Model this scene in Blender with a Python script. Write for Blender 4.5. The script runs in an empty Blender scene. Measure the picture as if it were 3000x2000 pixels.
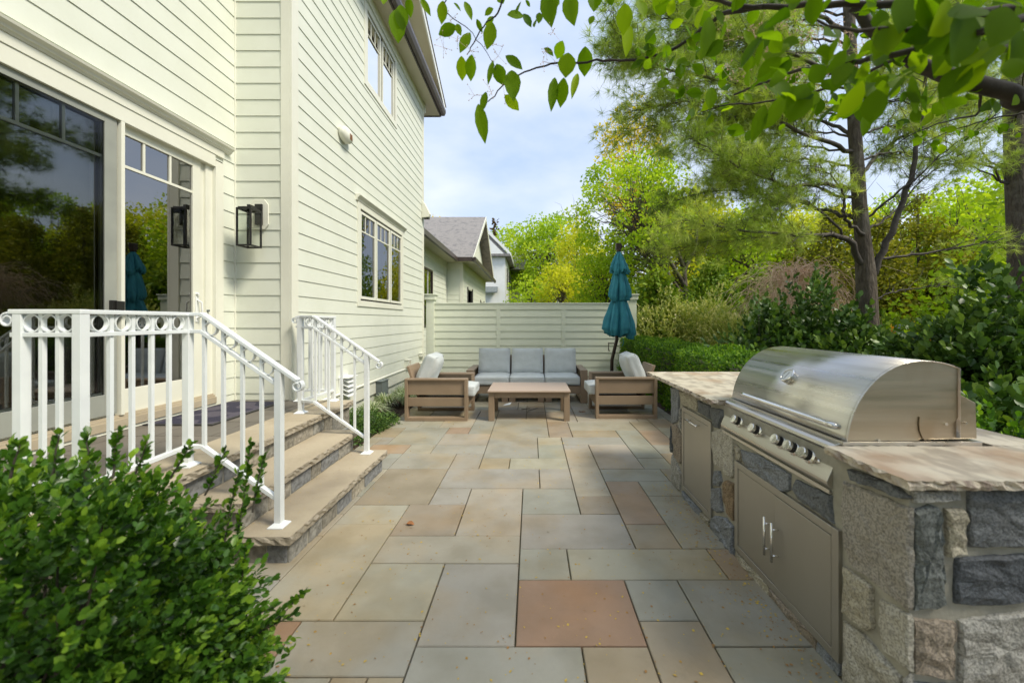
import bpy, bmesh, math, random
import numpy as np
from mathutils import Vector, Matrix
random.seed(7); RNG = np.random.default_rng(11)
R = math.radians
scene = bpy.context.scene
COL = scene.collection
# ------------------------------------------------------------------ camera
F, H, VX, VY = 1166.7, 1.49, 1556.0, 940.0
cam_d = bpy.data.cameras.new("camera"); cam = bpy.data.objects.new("camera", cam_d); COL.objects.link(cam)
cam.location = (0, 0, H); cam.rotation_euler = (R(90), 0, 0)
cam_d.sensor_width = 36; cam_d.lens = F * 36 / 3000
cam_d.shift_x = -(VX - 1500) / 3000; cam_d.shift_y = -(1000 - VY) / 3000
cam_d.clip_start = 0.05; cam_d.clip_end = 3000
cam_d.dof.use_dof = True; cam_d.dof.focus_distance = 4.2; cam_d.dof.aperture_fstop = 1.9
scene.camera = cam
# ------------------------------------------------------------------ world and sun
SUN_EL, SUN_AZ = 50, 118          # azimuth measured from +Y towards +X
w = bpy.data.worlds.new("World"); scene.world = w; w.use_nodes = True
nt = w.node_tree; nt.nodes.clear()
def N(nt, t, **k):
    n = nt.nodes.new(t)
    for a, b in k.items(): setattr(n, a, b)
    return n
sky = N(nt, 'ShaderNodeTexSky', sky_type='NISHITA'); sky.sun_disc = False
sky.sun_elevation = R(SUN_EL); sky.sun_rotation = R(SUN_AZ); sky.dust_density = 2.0; sky.ozone_density = 1.6
tc = N(nt, 'ShaderNodeTexCoord'); mp = N(nt, 'ShaderNodeMapping'); mp.inputs['Scale'].default_value = (1.0, 1.0, 2.4); mp.inputs['Rotation'].default_value = (0.2, 0.35, 0.6)
nz = N(nt, 'ShaderNodeTexNoise'); nz.inputs['Scale'].default_value = 2.1; nz.inputs['Detail'].default_value = 7; nz.inputs['Roughness'].default_value = .52
rp = N(nt, 'ShaderNodeValToRGB'); rp.color_ramp.elements[0].position = .36; rp.color_ramp.elements[1].position = .66
rp.color_ramp.elements[0].color = (.0, .0, .0, 1); rp.color_ramp.elements[1].color = (1, 1, 1, 1)
mx = N(nt, 'ShaderNodeMixRGB'); mx.inputs[2].default_value = (7.7, 8.15, 8.8, 1)
bg = N(nt, 'ShaderNodeBackground'); bg.inputs['Strength'].default_value = 0.15
out = N(nt, 'ShaderNodeOutputWorld')
L = nt.links.new
L(tc.outputs['Generated'], mp.inputs[0]); L(mp.outputs[0], nz.inputs['Vector']); L(nz.outputs[0], rp.inputs[0]); 
veil = N(nt, 'ShaderNodeMixRGB'); veil.inputs[1].default_value = (2.7, 3.4, 4.75, 1); veil.inputs[2].default_value = (4.5, 4.75, 5.1, 1); mx.inputs[0].default_value = .82
L(rp.outputs[0], veil.inputs[0]); L(veil.outputs[0], mx.inputs[2]); L(sky.outputs[0], mx.inputs[1]); L(mx.outputs[0], bg.inputs['Color']); L(bg.outputs[0], out.inputs[0])
sd = bpy.data.lights.new("sun", 'SUN'); sun = bpy.data.objects.new("sun", sd); COL.objects.link(sun)
sd.energy = 2.7; sd.angle = R(16); sd.color = (1, .93, .77)
_d = Vector((math.sin(R(SUN_AZ)) * math.cos(R(SUN_EL)), math.cos(R(SUN_AZ)) * math.cos(R(SUN_EL)), math.sin(R(SUN_EL))))
sun.rotation_euler = _d.to_track_quat('Z', 'Y').to_euler(); sun.location = (8, 4, 14)
scene.view_settings.view_transform = 'Standard'; scene.view_settings.look = 'None'
scene.view_settings.exposure = 0.64; scene.view_settings.gamma = 1
scene.cycles.use_denoising = True; scene.cycles.max_bounces = 8; scene.cycles.transparent_max_bounces = 12
scene.cycles.caustics_reflective = False; scene.cycles.caustics_refractive = False
# ------------------------------------------------------------------ helpers
def at(px, py, Y):
    return Vector(((px - VX) * Y / F, Y, H - (py - VY) * Y / F))
def onx(px, py, X):
    Y = X * F / (px - VX); return Vector((X, Y, H - (py - VY) * Y / F))
WL = {}
class MB:
    def __init__(s): s.v = []; s.f = []; s.c = []; s.cc = None
    def add(s, vs, fs):
        o = len(s.v); s.v += [tuple(v) for v in vs]; s.f += [tuple(i + o for i in f) for f in fs]
        if s.cc is not None: s.c += [s.cc] * len(fs)
        return s
    def box(s, x0, x1, y0, y1, z0, z1):
        if x0 > x1: x0, x1 = x1, x0
        if y0 > y1: y0, y1 = y1, y0
        if z0 > z1: z0, z1 = z1, z0
        return s.add([(x0,y0,z0),(x1,y0,z0),(x1,y1,z0),(x0,y1,z0),(x0,y0,z1),(x1,y0,z1),(x1,y1,z1),(x0,y1,z1)],
              [(0,3,2,1),(4,5,6,7),(0,1,5,4),(1,2,6,5),(2,3,7,6),(3,0,4,7)])
    def beam(s, a, b, wd, ht, up=(0,0,1)):
        a = Vector(a); b = Vector(b); d = (b - a).normalized(); up = Vector(up)
        sd_ = d.cross(up).normalized(); u = sd_.cross(d).normalized()
        vs = [p + sd_ * (i * wd / 2) + u * (j * ht / 2) for p in (a, b) for i, j in ((-1,-1),(1,-1),(1,1),(-1,1))]
        return s.add(vs, [(3,2,1,0),(4,5,6,7),(0,1,5,4),(1,2,6,5),(2,3,7,6),(3,0,4,7)])
    def tube(s, pts, rad, n=8, cap=True):
        pts = [Vector(p) for p in pts]; m = len(pts)
        if not hasattr(rad, '__len__'): rad = [rad] * m
        vs = []; fs = []; a = None
        for i, p in enumerate(pts):
            d = (pts[min(i+1, m-1)] - pts[max(i-1, 0)]).normalized()
            if a is None: a = d.orthogonal()
            a = a - d * a.dot(d)
            if a.length < 1e-5: a = d.orthogonal()
            a.normalize(); b = d.cross(a)
            for k in range(n):
                t = 2 * math.pi * k / n
                vs.append(p + a * (math.cos(t) * rad[i]) + b * (math.sin(t) * rad[i]))
        for i in range(m - 1):
            for k in range(n):
                k2 = (k + 1) % n; fs.append((i*n+k, i*n+k2, (i+1)*n+k2, (i+1)*n+k))
        if cap: fs.append(tuple(range(n))[::-1]); fs.append(tuple(range((m-1)*n, m*n)))
        return s.add(vs, fs)
    def cyl(s, a, b, r, n=20, r2=None): return s.tube([a, b], [r, r if r2 is None else r2], n)
    def ring(s, c, r, t, w_, nrm, n=28):
        c = Vector(c); nrm = Vector(nrm).normalized(); a = nrm.orthogonal().normalized(); b = nrm.cross(a)
        vs = []; fs = []
        for k in range(n):
            e = a * math.cos(2*math.pi*k/n) + b * math.sin(2*math.pi*k/n)
            for rr, q in ((r, -w_/2), (r, w_/2), (r-t, w_/2), (r-t, -w_/2)): vs.append(c + e*rr + nrm*q)
        for k in range(n):
            k2 = (k+1) % n
            for j in range(4): fs.append((k*4+j, k2*4+j, k2*4+(j+1)%4, k*4+(j+1)%4))
        return s.add(vs, fs)
    def prism(s, poly, dvec):
        dvec = Vector(dvec); n = len(poly); vs = [Vector(p) for p in poly] + [Vector(p) + dvec for p in poly]
        fs = [tuple(range(n))[::-1], tuple(range(n, 2*n))] + [(i, (i+1)%n, n+(i+1)%n, n+i) for i in range(n)]
        return s.add(vs, fs)
    def lathe(s, c, prof, n=24, axis=(0,0,1)):
        c = Vector(c); ax = Vector(axis).normalized(); a = ax.orthogonal().normalized(); b = ax.cross(a)
        vs = []; fs = []; m = len(prof)
        for r, z in prof:
            for k in range(n):
                t = 2*math.pi*k/n; vs.append(c + ax*z + a*(r*math.cos(t)) + b*(r*math.sin(t)))
        for i in range(m-1):
            for k in range(n):
                k2 = (k+1)%n; fs.append((i*n+k, i*n+k2, (i+1)*n+k2, (i+1)*n+k))
        fs.append(tuple(range(n))[::-1]); fs.append(tuple(range((m-1)*n, m*n)))
        return s.add(vs, fs)
def fixn(me):
    bm = bmesh.new(); bm.from_mesh(me); bmesh.ops.recalc_face_normals(bm, faces=bm.faces); bm.to_mesh(me); bm.free()
def link(name, me, mat, parent=None, smooth=False, bevel=0, sub=0):
    o = bpy.data.objects.new(name, me); COL.objects.link(o)
    for m in (mat if isinstance(mat, (list, tuple)) else [mat]): me.materials.append(m)
    if parent is not None: o.parent = parent; WL[o.name] = WL[parent.name]
    else: WL[o.name] = Vector((0,0,0))
    if smooth:
        me.polygons.foreach_set('use_smooth', [True] * len(me.polygons))
    if bevel:
        b = o.modifiers.new('bevel', 'BEVEL'); b.width = bevel; b.segments = 2; b.limit_method = 'ANGLE'; b.angle_limit = R(40)
    if sub:
        b = o.modifiers.new('sub', 'SUBSURF'); b.levels = sub; b.render_levels = sub
    return o
def obj(name, mb, mat, parent=None, smooth=False, bevel=0, sub=0, fix=True, col='col'):
    off = WL[parent.name] if parent is not None else Vector((0,0,0))
    me = bpy.data.meshes.new(name)
    me.from_pydata([(v[0]-off[0], v[1]-off[1], v[2]-off[2]) for v in mb.v], [], mb.f)
    if mb.c:
        a = me.attributes.new(col, 'FLOAT_COLOR', 'FACE'); a.data.foreach_set('color', np.array([(*c, 1) for c in mb.c], dtype=np.float32).ravel())
    if fix and not mb.c: fixn(me)
    return link(name, me, mat, parent, smooth, bevel, sub)
def tag(o, label=None, cat=None, group=None, kind=None):
    if label: o['label'] = label
    if cat: o['category'] = cat
    if group: o['group'] = group
    if kind: o['kind'] = kind
    return o
def thing(name, label, cat, loc=(0,0,0), group=None):
    o = bpy.data.objects.new(name, None); COL.objects.link(o); o.location = loc; WL[o.name] = Vector(loc)
    o.empty_display_size = .1
    return tag(o, label, cat, group)
def struct(name, mb, mat, **k):
    o = obj(name, mb, mat, **k); o['kind'] = 'structure'; return o
def dup(root, loc, rz, label=None):
    r = root.copy(); COL.objects.link(r); r.location = loc; r.rotation_euler = (0,0,rz)
    if label: r['label'] = label
    for ch in list(root.children):
        c = ch.copy(); COL.objects.link(c); c.parent = r
        for g in ch.children:
            d = g.copy(); COL.objects.link(d); d.parent = c
    return r
# ------------------------------------------------------------------ materials
def mat(name, col, rough=.6, col2=None, scale=4, detail=6, stretch=(1,1,1), bump=0, bscale=None, metal=0, spec=.5, lo=.35, hi=.65,
        col3=None, scale3=1.0, lo3=.5, hi3=.7, attr=None, aniso=0, bdist=.01, coat=0, wear=None):
    m = bpy.data.materials.new(name); m.use_nodes = True; nt = m.node_tree; L = nt.links.new
    p = nt.nodes['Principled BSDF']; p.inputs['Base Color'].default_value = (*col, 1); p.inputs['Roughness'].default_value = rough
    p.inputs['Metallic'].default_value = metal; p.inputs['Specular IOR Level'].default_value = spec
    if coat: p.inputs['Coat Weight'].default_value = coat
    tc = N(nt, 'ShaderNodeTexCoord'); mp = N(nt, 'ShaderNodeMapping'); mp.inputs['Scale'].default_value = stretch; L(tc.outputs['Object'], mp.inputs[0])
    c = None
    if attr:
        a = N(nt, 'ShaderNodeAttribute'); a.attribute_name = attr; c = a.outputs['Color']
    def nf(sc, lo, hi, v=None, dt=detail):
        n = N(nt, 'ShaderNodeTexNoise'); n.inputs['Scale'].default_value = sc; n.inputs['Detail'].default_value = dt; L(v or mp.outputs[0], n.inputs['Vector'])
        r = N(nt, 'ShaderNodeMapRange'); r.inputs[1].default_value = lo; r.inputs[2].default_value = hi; L(n.outputs[0], r.inputs[0]); return n, r.outputs[0]
    if col2 is not None:
        n, f = nf(scale, lo, hi)
        mx = N(nt, 'ShaderNodeMixRGB'); L(f, mx.inputs[0]); mx.inputs[2].default_value = (*col2, 1)
        if attr: mx.blend_type = 'MULTIPLY'; L(c, mx.inputs[1])
        else: mx.inputs[1].default_value = (*col, 1)
        c = mx.outputs[0]
    if col3 is not None:
        n3, f3 = nf(scale3, lo3, hi3, tc.outputs['Object'])
        mx = N(nt, 'ShaderNodeMixRGB'); L(f3, mx.inputs[0]); mx.inputs[2].default_value = (*col3, 1)
        if c is not None: L(c, mx.inputs[1])
        else: mx.inputs[1].default_value = (*col, 1)
        if attr: mx.blend_type = 'MULTIPLY'
        c = mx.outputs[0]
    if c is not None: L(c, p.inputs['Base Color'])
    if bump:
        nb, _ = nf(bscale or scale * 3, 0, 1)
        b = N(nt, 'ShaderNodeBump'); b.inputs['Strength'].default_value = bump; b.inputs['Distance'].default_value = bdist; L(nb.outputs[0], b.inputs['Height']); L(b.outputs[0], p.inputs['Normal'])
    if wear:
        nr, fr = nf(wear[0], .3, .7); r = N(nt, 'ShaderNodeMapRange'); r.inputs[3].default_value = wear[1]; r.inputs[4].default_value = wear[2]; L(fr, r.inputs[0]); L(r.outputs[0], p.inputs['Roughness'])
    return m
def leafmat(name, c0, c1, c2, trans=.35, rough=.45, spec=.4):
    m = bpy.data.materials.new(name); m.use_nodes = True; nt = m.node_tree; L = nt.links.new
    p = nt.nodes['Principled BSDF']; o = nt.nodes['Material Output']
    a = N(nt, 'ShaderNodeAttribute'); a.attribute_name = 'tint'
    r = N(nt, 'ShaderNodeValToRGB'); e = r.color_ramp.elements; e[0].color = (*c0, 1); e[1].color = (*c2, 1); k = e.new(.5); k.color = (*c1, 1)
    L(a.outputs['Fac'], r.inputs[0]); L(r.outputs[0], p.inputs['Base Color']); p.inputs['Roughness'].default_value = rough; p.inputs['Specular IOR Level'].default_value = spec
    t = N(nt, 'ShaderNodeBsdfTranslucent'); g = N(nt, 'ShaderNodeMixRGB'); g.blend_type = 'MULTIPLY'; g.inputs[0].default_value = 1; g.inputs[2].default_value = (1.5, 1.6, .6, 1)
    L(r.outputs[0], g.inputs[1]); L(g.outputs[0], t.inputs[0])
    x = N(nt, 'ShaderNodeMixShader'); x.inputs[0].default_value = trans; L(p.outputs[0], x.inputs[1]); L(t.outputs[0], x.inputs[2]); L(x.outputs[0], o.inputs[0])
    return m
def glassmat(name, tint=(.75,.8,.78), ior=1.9, rough=0.01, refl=(1,1,1)):
    m = bpy.data.materials.new(name); m.use_nodes = True; nt = m.node_tree; L = nt.links.new; nt.nodes.remove(nt.nodes['Principled BSDF']); o = nt.nodes['Material Output']
    t = N(nt, 'ShaderNodeBsdfTransparent'); t.inputs[0].default_value = (*tint, 1); g = N(nt, 'ShaderNodeBsdfGlossy'); g.inputs['Roughness'].default_value = rough; g.inputs[0].default_value = (*refl, 1)
    nz = N(nt, 'ShaderNodeTexNoise'); nz.inputs['Scale'].default_value = 1.3; tcx = N(nt, 'ShaderNodeTexCoord'); L(tcx.outputs['Object'], nz.inputs['Vector'])
    b = N(nt, 'ShaderNodeBump'); b.inputs['Strength'].default_value = .03; b.inputs['Distance'].default_value = .02; L(nz.outputs[0], b.inputs['Height']); L(b.outputs[0], g.inputs['Normal'])
    f = N(nt, 'ShaderNodeFresnel'); f.inputs[0].default_value = ior; x = N(nt, 'ShaderNodeMixShader'); L(f.outputs[0], x.inputs[0]); L(t.outputs[0], x.inputs[1]); L(g.outputs[0], x.inputs[2]); L(x.outputs[0], o.inputs[0])
    return m
M = {}
M['siding'] = mat('cream_siding', (.73,.75,.655), .55, (.69,.71,.61), 2.5, stretch=(1,1,1), bump=.12, bscale=60, bdist=.004)
M['trim'] = mat('cream_trim', (.78,.775,.67), .45, (.74,.735,.63), 3, bump=.05, bscale=40, bdist=.003)
M['fence'] = mat('fence_paint', (.74,.77,.64), .55, (.70,.73,.60), 2.5, bump=.1, bscale=60, bdist=.004)
M['white'] = mat('white_vinyl', (.85,.86,.84), .35, (.80,.81,.79), 3)
M['rail'] = mat('white_railing_paint', (.80,.83,.84), .3, (.74,.77,.79), 8, bump=.03)
M['brown'] = mat('brown_gutter', (.075,.055,.045), .35, (.055,.04,.035), 5)
M['soffit'] = mat('beige_soffit', (.62,.57,.45), .6, (.58,.53,.41), 2)
M['shingle'] = mat('grey_shingle', (.20,.19,.185), .9, (.30,.28,.265), 9, stretch=(2,2,7), bump=.5, bscale=14, col3=(.15,.145,.15), scale3=5)
M['glass'] = glassmat('window_glass', ior=2.2)
M['dglass'] = glassmat('door_glass', (.55,.58,.55), 3.0)
M['screen'] = glassmat('screened_glass', (.74,.76,.74), 1.4, .05)
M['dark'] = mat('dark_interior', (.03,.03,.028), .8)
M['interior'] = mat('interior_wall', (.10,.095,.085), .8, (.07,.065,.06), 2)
M['blind'] = mat('white_blind', (.85,.86,.86), .6, (.8,.81,.82), 3)
M['black'] = mat('black_metal', (.012,.012,.012), .4, (.02,.018,.016), 9)
M['grout'] = mat('patio_joint_sand', (.21,.18,.09), .95, (.12,.11,.05), 9, bump=.5)
M['flag'] = mat('bluestone', (.3,.32,.3), .62, (.82,.81,.77), 3.2, attr='col', detail=12, bump=.5, bscale=11, bdist=.010, lo=.42, hi=.66, col3=(1.08,.97,.82), scale3=1.3, lo3=.47, hi3=.62, wear=(3,.5,.75))
M['cap'] = mat('limestone_tread', (.47,.40,.29), .75, (.39,.325,.23), 2.2, bump=.35, bscale=24, col3=(.30,.25,.18), scale3=1.6, lo3=.55, hi3=.75)
M['capedge'] = mat('chiselled_limestone', (.38,.33,.255), .85, (.27,.235,.18), 12, bump=.8, bscale=30, bdist=.012)
M['mortar'] = mat('mortar', (.36,.34,.285), .9, (.28,.265,.22), 12, bump=.4, bscale=50)
M['mortarg'] = mat('grey_mortar', (.36,.37,.34), .9, (.29,.30,.28), 10, bump=.4, bscale=50)
M['stone'] = mat('granite_facing', (.3,.3,.3), .75, (.55,.55,.56), 120, attr='col', bump=.9, bscale=40, bdist=.014, lo=.44, hi=.60, detail=12, col3=(.75,.74,.72), scale3=9)
M['riser'] = mat('riser_stone', (.3,.3,.3), .85, (.62,.62,.62), 30, attr='col', bump=.8, bscale=24, bdist=.014, lo=.42, hi=.64, detail=9)
M['granite'] = mat('granite_counter', (.42,.36,.29), .42, (.64,.57,.46), 6.5, stretch=(2.2,1.2,2.2), bump=.1, bscale=12, col3=(.42,.27,.17), scale3=3.2, lo3=.50, hi3=.72, detail=14, lo=.40, hi=.56)
M['gredge'] = mat('granite_broken_edge', (.52,.45,.35), .7, (.26,.20,.16), 16, stretch=(3,1,1), bump=1, bscale=24, bdist=.015, detail=9, lo=.42, hi=.62, col3=(.62,.55,.46), scale3=9)
M['tile'] = mat('porch_tile', (.13,.115,.10), .6, (.75,.74,.72), 3, attr='col', bump=.2)
M['steel'] = mat('brushed_steel', (.62,.60,.56), .3, (.54,.51,.46), 2.2, stretch=(10,.25,10), metal=1, bump=.05, bscale=9, bdist=.002, col3=(.56,.49,.38), scale3=2.4, lo3=.55, hi3=.8, wear=(4,.24,.42))
M['hoodend'] = mat('stained_steel', (.55,.49,.39), .38, (.47,.40,.30), 2.5, stretch=(.5,8,9), metal=1, bump=.06, bscale=9, bdist=.002, col3=(.40,.31,.20), scale3=4, lo3=.5, hi3=.75, wear=(5,.3,.5))
M['doorsteel'] = mat('satin_steel', (.44,.415,.365), .46, (.40,.375,.33), 1.5, metal=.85, wear=(2,.42,.55))
M['chrome'] = mat('chrome', (.8,.79,.77), .16, (.7,.68,.65), 20, metal=1)
M['rubber'] = mat('black_rubber', (.015,.015,.016), .5, (.03,.03,.03), 40)
M['gauge'] = mat('gauge_face', (.75,.77,.76), .3, (.6,.62,.62), 20)
M['wood'] = mat('taupe_lumber', (.29,.21,.14), .5, (.25,.18,.118), 3, stretch=(1,1,1), bump=.12, bscale=30, bdist=.003)
M['tabletop'] = mat('taupe_tabletop', (.46,.35,.27), .42, (.41,.31,.235), 3, stretch=(.6,14,1), bump=.1, bscale=8, bdist=.002)
M['fabric'] = mat('grey_fabric', (.55,.58,.58), .9, (.50,.53,.53), 8, bump=.35, bscale=9, bdist=.02)
M['canvas'] = mat('teal_canvas', (.04,.26,.33), .8, (.03,.20,.27), 5, bump=.3, bscale=90, bdist=.003)
M['bronze'] = mat('bronze_pole', (.035,.022,.016), .35, (.05,.03,.02), 6)
M['mulch'] = mat('mulch', (.07,.042,.025), .95, (.035,.022,.014), 30, bump=1, bscale=50, bdist=.03)
M['ground'] = mat('lawn_ground', (.07,.10,.025), .95, (.045,.06,.02), 2, bump=.6, bscale=14, col3=(.09,.07,.035), scale3=.4)
M['bark'] = mat('pine_bark', (.12,.095,.068), .9, (.065,.05,.036), 9, stretch=(3,3,.7), bump=1, bscale=11, bdist=.04, col3=(.16,.14,.11), scale3=5)
M['bark2'] = mat('dark_bark', (.055,.045,.036), .8, (.09,.075,.06), 12, bump=.7, bscale=22, bdist=.01)
M['limbdark'] = mat('dark_limb_bark', (.028,.022,.018), .85, (.05,.04,.032), 14, bump=.7, bscale=30, bdist=.006)
M['twig'] = mat('tan_twig', (.62,.43,.30), .9, (.72,.54,.40), 9)
M['greybox'] = mat('grey_box', (.16,.19,.19), .5, (.13,.15,.15), 5)
M['leafbrown'] = mat('dry_leaf', (.36,.15,.05), .7, (.25,.10,.03), 30, bump=.5)
M['paper'] = mat('paper', (.75,.8,.85), .7, (.65,.7,.78), 20)
M['doormat'] = mat('doormat', (.028,.026,.05), .95, (.085,.075,.10), 4.5, stretch=(1,1,1), bump=.8, bscale=120, lo=.49, hi=.51, detail=0)
L_ = leafmat
M['l_box'] = L_('boxwood_leaf', (.02,.055,.010), (.065,.16,.016), (.27,.42,.04), .32, .36, .45)
M['l_hedge'] = L_('hedge_leaf', (.03,.09,.012), (.10,.22,.018), (.28,.42,.03), .3, .5, .3)
M['l_spring'] = L_('spring_leaf', (.22,.33,.02), (.38,.50,.03), (.54,.60,.05), .45, .6, .2)
M['l_yellow'] = L_('yellow_green_leaf', (.34,.37,.02), (.54,.54,.03), (.66,.60,.06), .45, .6, .2)
M['l_ever'] = L_('evergreen_leaf', (.07,.15,.016), (.19,.28,.026), (.36,.42,.045), .25, .6, .2)
M['l_olive'] = L_('olive_cypress_leaf', (.11,.13,.012), (.24,.24,.02), (.42,.38,.035), .3, .6, .2)
M['l_laurel'] = L_('laurel_leaf', (.03,.07,.016), (.075,.15,.028), (.18,.27,.05), .15, .42, .35)
M['l_varie'] = L_('variegated_leaf', (.15,.24,.03), (.45,.46,.13), (.82,.74,.42), .3, .5, .4)
M['l_pine'] = L_('pine_needle', (.14,.22,.03), (.36,.46,.08), (.64,.68,.20), .3, .5, .3)
M['l_fore'] = L_('overhanging_leaf', (.05,.115,.004), (.14,.24,.006), (.31,.42,.01), .62, .5, .12)
M['l_amber'] = L_('amber_leaf', (.55,.38,.02), (.72,.55,.04), (.70,.62,.08), .4, .6, .2)
M['l_red'] = L_('reddish_leaf', (.20,.09,.02), (.38,.16,.03), (.35,.30,.05), .4, .6, .2)
M['l_lir'] = L_('liriope_blade', (.12,.20,.07), (.28,.34,.17), (.62,.64,.45), .2, .4, .4)
M['l_burg'] = L_('burgundy_leaf', (.05,.035,.02), (.10,.06,.03), (.16,.11,.05), .3, .6, .2)
M['petal'] = mat('petal', (.55,.38,.06), .8, (.30,.16,.05), 9, lo=.45, hi=.55, detail=0)
# ------------------------------------------------------------------ foliage toolkit
OVAL = (np.array([(0,0,0),(.30,.36,.05),(.28,.72,.03),(0,1,-.06),(-.28,.72,.03),(-.30,.36,.05),(0,.5,-.03)]), [(0,1,6),(1,2,6),(2,3,6),(3,4,6),(4,5,6),(5,0,6)])
DIAM = (np.array([(0,0,0),(.30,.5,.06),(0,1,0),(-.30,.5,.06)]), [(0,1,2,3)])
TRIL = (np.array([(0,0,0),(.42,.35,.08),(.18,.95,-.03),(-.30,.8,.05),(-.42,.3,0)]), [(0,1,2,3,4)])
NEED = (np.array([(-.5,0,0),(.5,0,0),(0,1,0)]), [(0,1,2)])
BROAD = (np.array([(0,0,0),(.13,.09,.03),(.29,.28,.06),(.345,.50,.05),(.26,.75,.02),(.09,.93,-.05),(0,1.02,-.08),(-.09,.93,-.05),(-.26,.75,.02),(-.345,.50,.05),(-.29,.28,.06),(-.13,.09,.03),(0,.3,-.01),(0,.65,-.03)]),
         [(0,1,12),(1,2,12),(2,3,13,12),(3,4,13),(4,5,13),(5,6,13),(6,7,13),(7,8,13),(8,9,13),(9,10,12,13),(10,11,12),(11,0,12)])
def unit(a): return a / np.maximum(np.linalg.norm(a, axis=-1, keepdims=True), 1e-9)
def scatter(name, tpl, pos, dirs, size, mat_, parent=None, width=1.0, tint=None, nrm=None, smooth=False):
    tv, tf = tpl; pos = np.asarray(pos, float); n = len(pos); d = unit(np.asarray(dirs, float))
    if nrm is None: nrm = RNG.normal(size=(n,3)) + np.array([0,0,.9])
    x = unit(np.cross(d, nrm)); z = np.cross(x, d)
    size = np.broadcast_to(size, (n,)); width = np.broadcast_to(width, (n,))
    V = pos[:,None,:] + (tv[None,:,0,None] * x[:,None,:] * width[:,None,None] + tv[None,:,1,None] * d[:,None,:] + tv[None,:,2,None] * z[:,None,:]) * size[:,None,None]
    off = np.array(WL[parent.name]) if parent is not None else np.zeros(3)
    V = (V - off).reshape(-1,3); k = len(tv)
    lens = np.array([len(f) for f in tf]); flat = np.concatenate([np.array(f) for f in tf])
    idx = (flat[None,:] + (np.arange(n) * k)[:,None]).ravel(); tot = np.tile(lens, n)
    me = bpy.data.meshes.new(name); me.vertices.add(len(V)); me.vertices.foreach_set('co', V.ravel())
    me.loops.add(len(idx)); me.loops.foreach_set('vertex_index', idx.astype(np.int32))
    me.polygons.add(len(tot)); me.polygons.foreach_set('loop_start', np.concatenate([[0], np.cumsum(tot)[:-1]]).astype(np.int32)); me.polygons.foreach_set('loop_total', tot.astype(np.int32))
    me.update(calc_edges=True)
    if tint is None: tint = RNG.random(n)
    a = me.attributes.new('tint', 'FLOAT', 'FACE'); a.data.foreach_set('value', np.repeat(np.clip(tint,0,1), len(tf)).astype(np.float32))
    return link(name, me, mat_, parent, smooth)
def sph(n): return unit(RNG.normal(size=(n,3)))
def clump_leaves(cl, per, size, flat=.8, jit=.35, hollow=.35):
    """cl: list of (centre, radius). leaf positions, directions and tints"""
    P = []; D = []; T = []
    for c, r in cl:
        m = max(3, int(per * r * r)); u = sph(m); rr = r * (hollow + (1-hollow) * RNG.random(m) ** .6)
        p = np.array(c) + u * rr[:,None] * np.array([1,1,flat]); P.append(p); D.append(u + RNG.normal(size=(m,3)) * .8 + np.array([0,0,-.1])); T.append(np.clip(RNG.normal(.45 + RNG.normal() * .16, .2, m), 0, 1))
    return np.concatenate(P), np.concatenate(D), np.concatenate(T)
def limb(mb, a, b, r0, r1, n=7, wig=.06, sides=6, sag=0):
    a = Vector(a); b = Vector(b); ln = (b-a).length; pts = []
    for i in range(n):
        t = i/(n-1); p = a.lerp(b, t)
        if 0 < i < n-1: p += Vector(RNG.normal(size=3)) * wig * ln * .35
        p.z += sag * ln * math.sin(math.pi * t); pts.append(p)
    mb.tube(pts, [r0 + (r1-r0)*i/(n-1) for i in range(n)], sides, cap=False); return pts
def tree(name, label, base, h, rx, rz, trunk_r, nclump, csize, per, lsize, lm, tpl=DIAM, bark='bark', group=None, crown_z=None, ry=None, cone=False, cat='tree', shape=1.0, gap=.0, flat=.75, lean=(0,0)):
    t = thing(name, label, cat, base, group); bx_, by_, bz = base; ry = ry or rx
    cz = crown_z if crown_z is not None else h - rz
    tk = MB(); top = Vector((bx_ + lean[0], by_ + lean[1], bz + (h*.93 if cone else cz + rz*.45)))
    pts = limb(tk, (bx_, by_, bz), top, trunk_r, trunk_r*.25, 9, .03, 9)
    cl = []
    for i in range(nclump):
        u = sph(1)[0]; q = (.45 + .55 * RNG.random() ** .5)
        if cone:
            zz = RNG.random() ** 1.3; rr = rx * (1 - zz) ** shape * (.65 + .4*RNG.random()) + .05; a = RNG.random()*2*math.pi
            c = Vector((top.x + rr*math.cos(a), top.y + rr*math.sin(a), bz + (cz - rz) + zz * (h - (cz - rz)))); r = csize * (1.15 - .75*zz) * (.7 + .6*RNG.random())
        else:
            c = Vector((top.x + u[0]*rx*q, top.y + u[1]*ry*q, bz + cz + u[2]*rz*q)); r = csize * (.6 + .7*RNG.random())
        cl.append((c, r))
        if not cone or i % 3 == 0:
            s = pts[min(len(pts)-1, max(2, int(len(pts) * (.35 + .5*RNG.random()))))] if not cone else Vector((top.x, top.y, c.z - .1))
            limb(tk, s, c, trunk_r*.28, trunk_r*.04, 6, .1, 5)
    obj('trunk', tk, M[bark], t, smooth=True, fix=False)
    P, D, T = clump_leaves(cl, per, lsize, flat)
    scatter('crown', tpl, P, D, lsize * (.7 + .6*RNG.random(len(P))), M[lm], t, tint=T)
    return t
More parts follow.
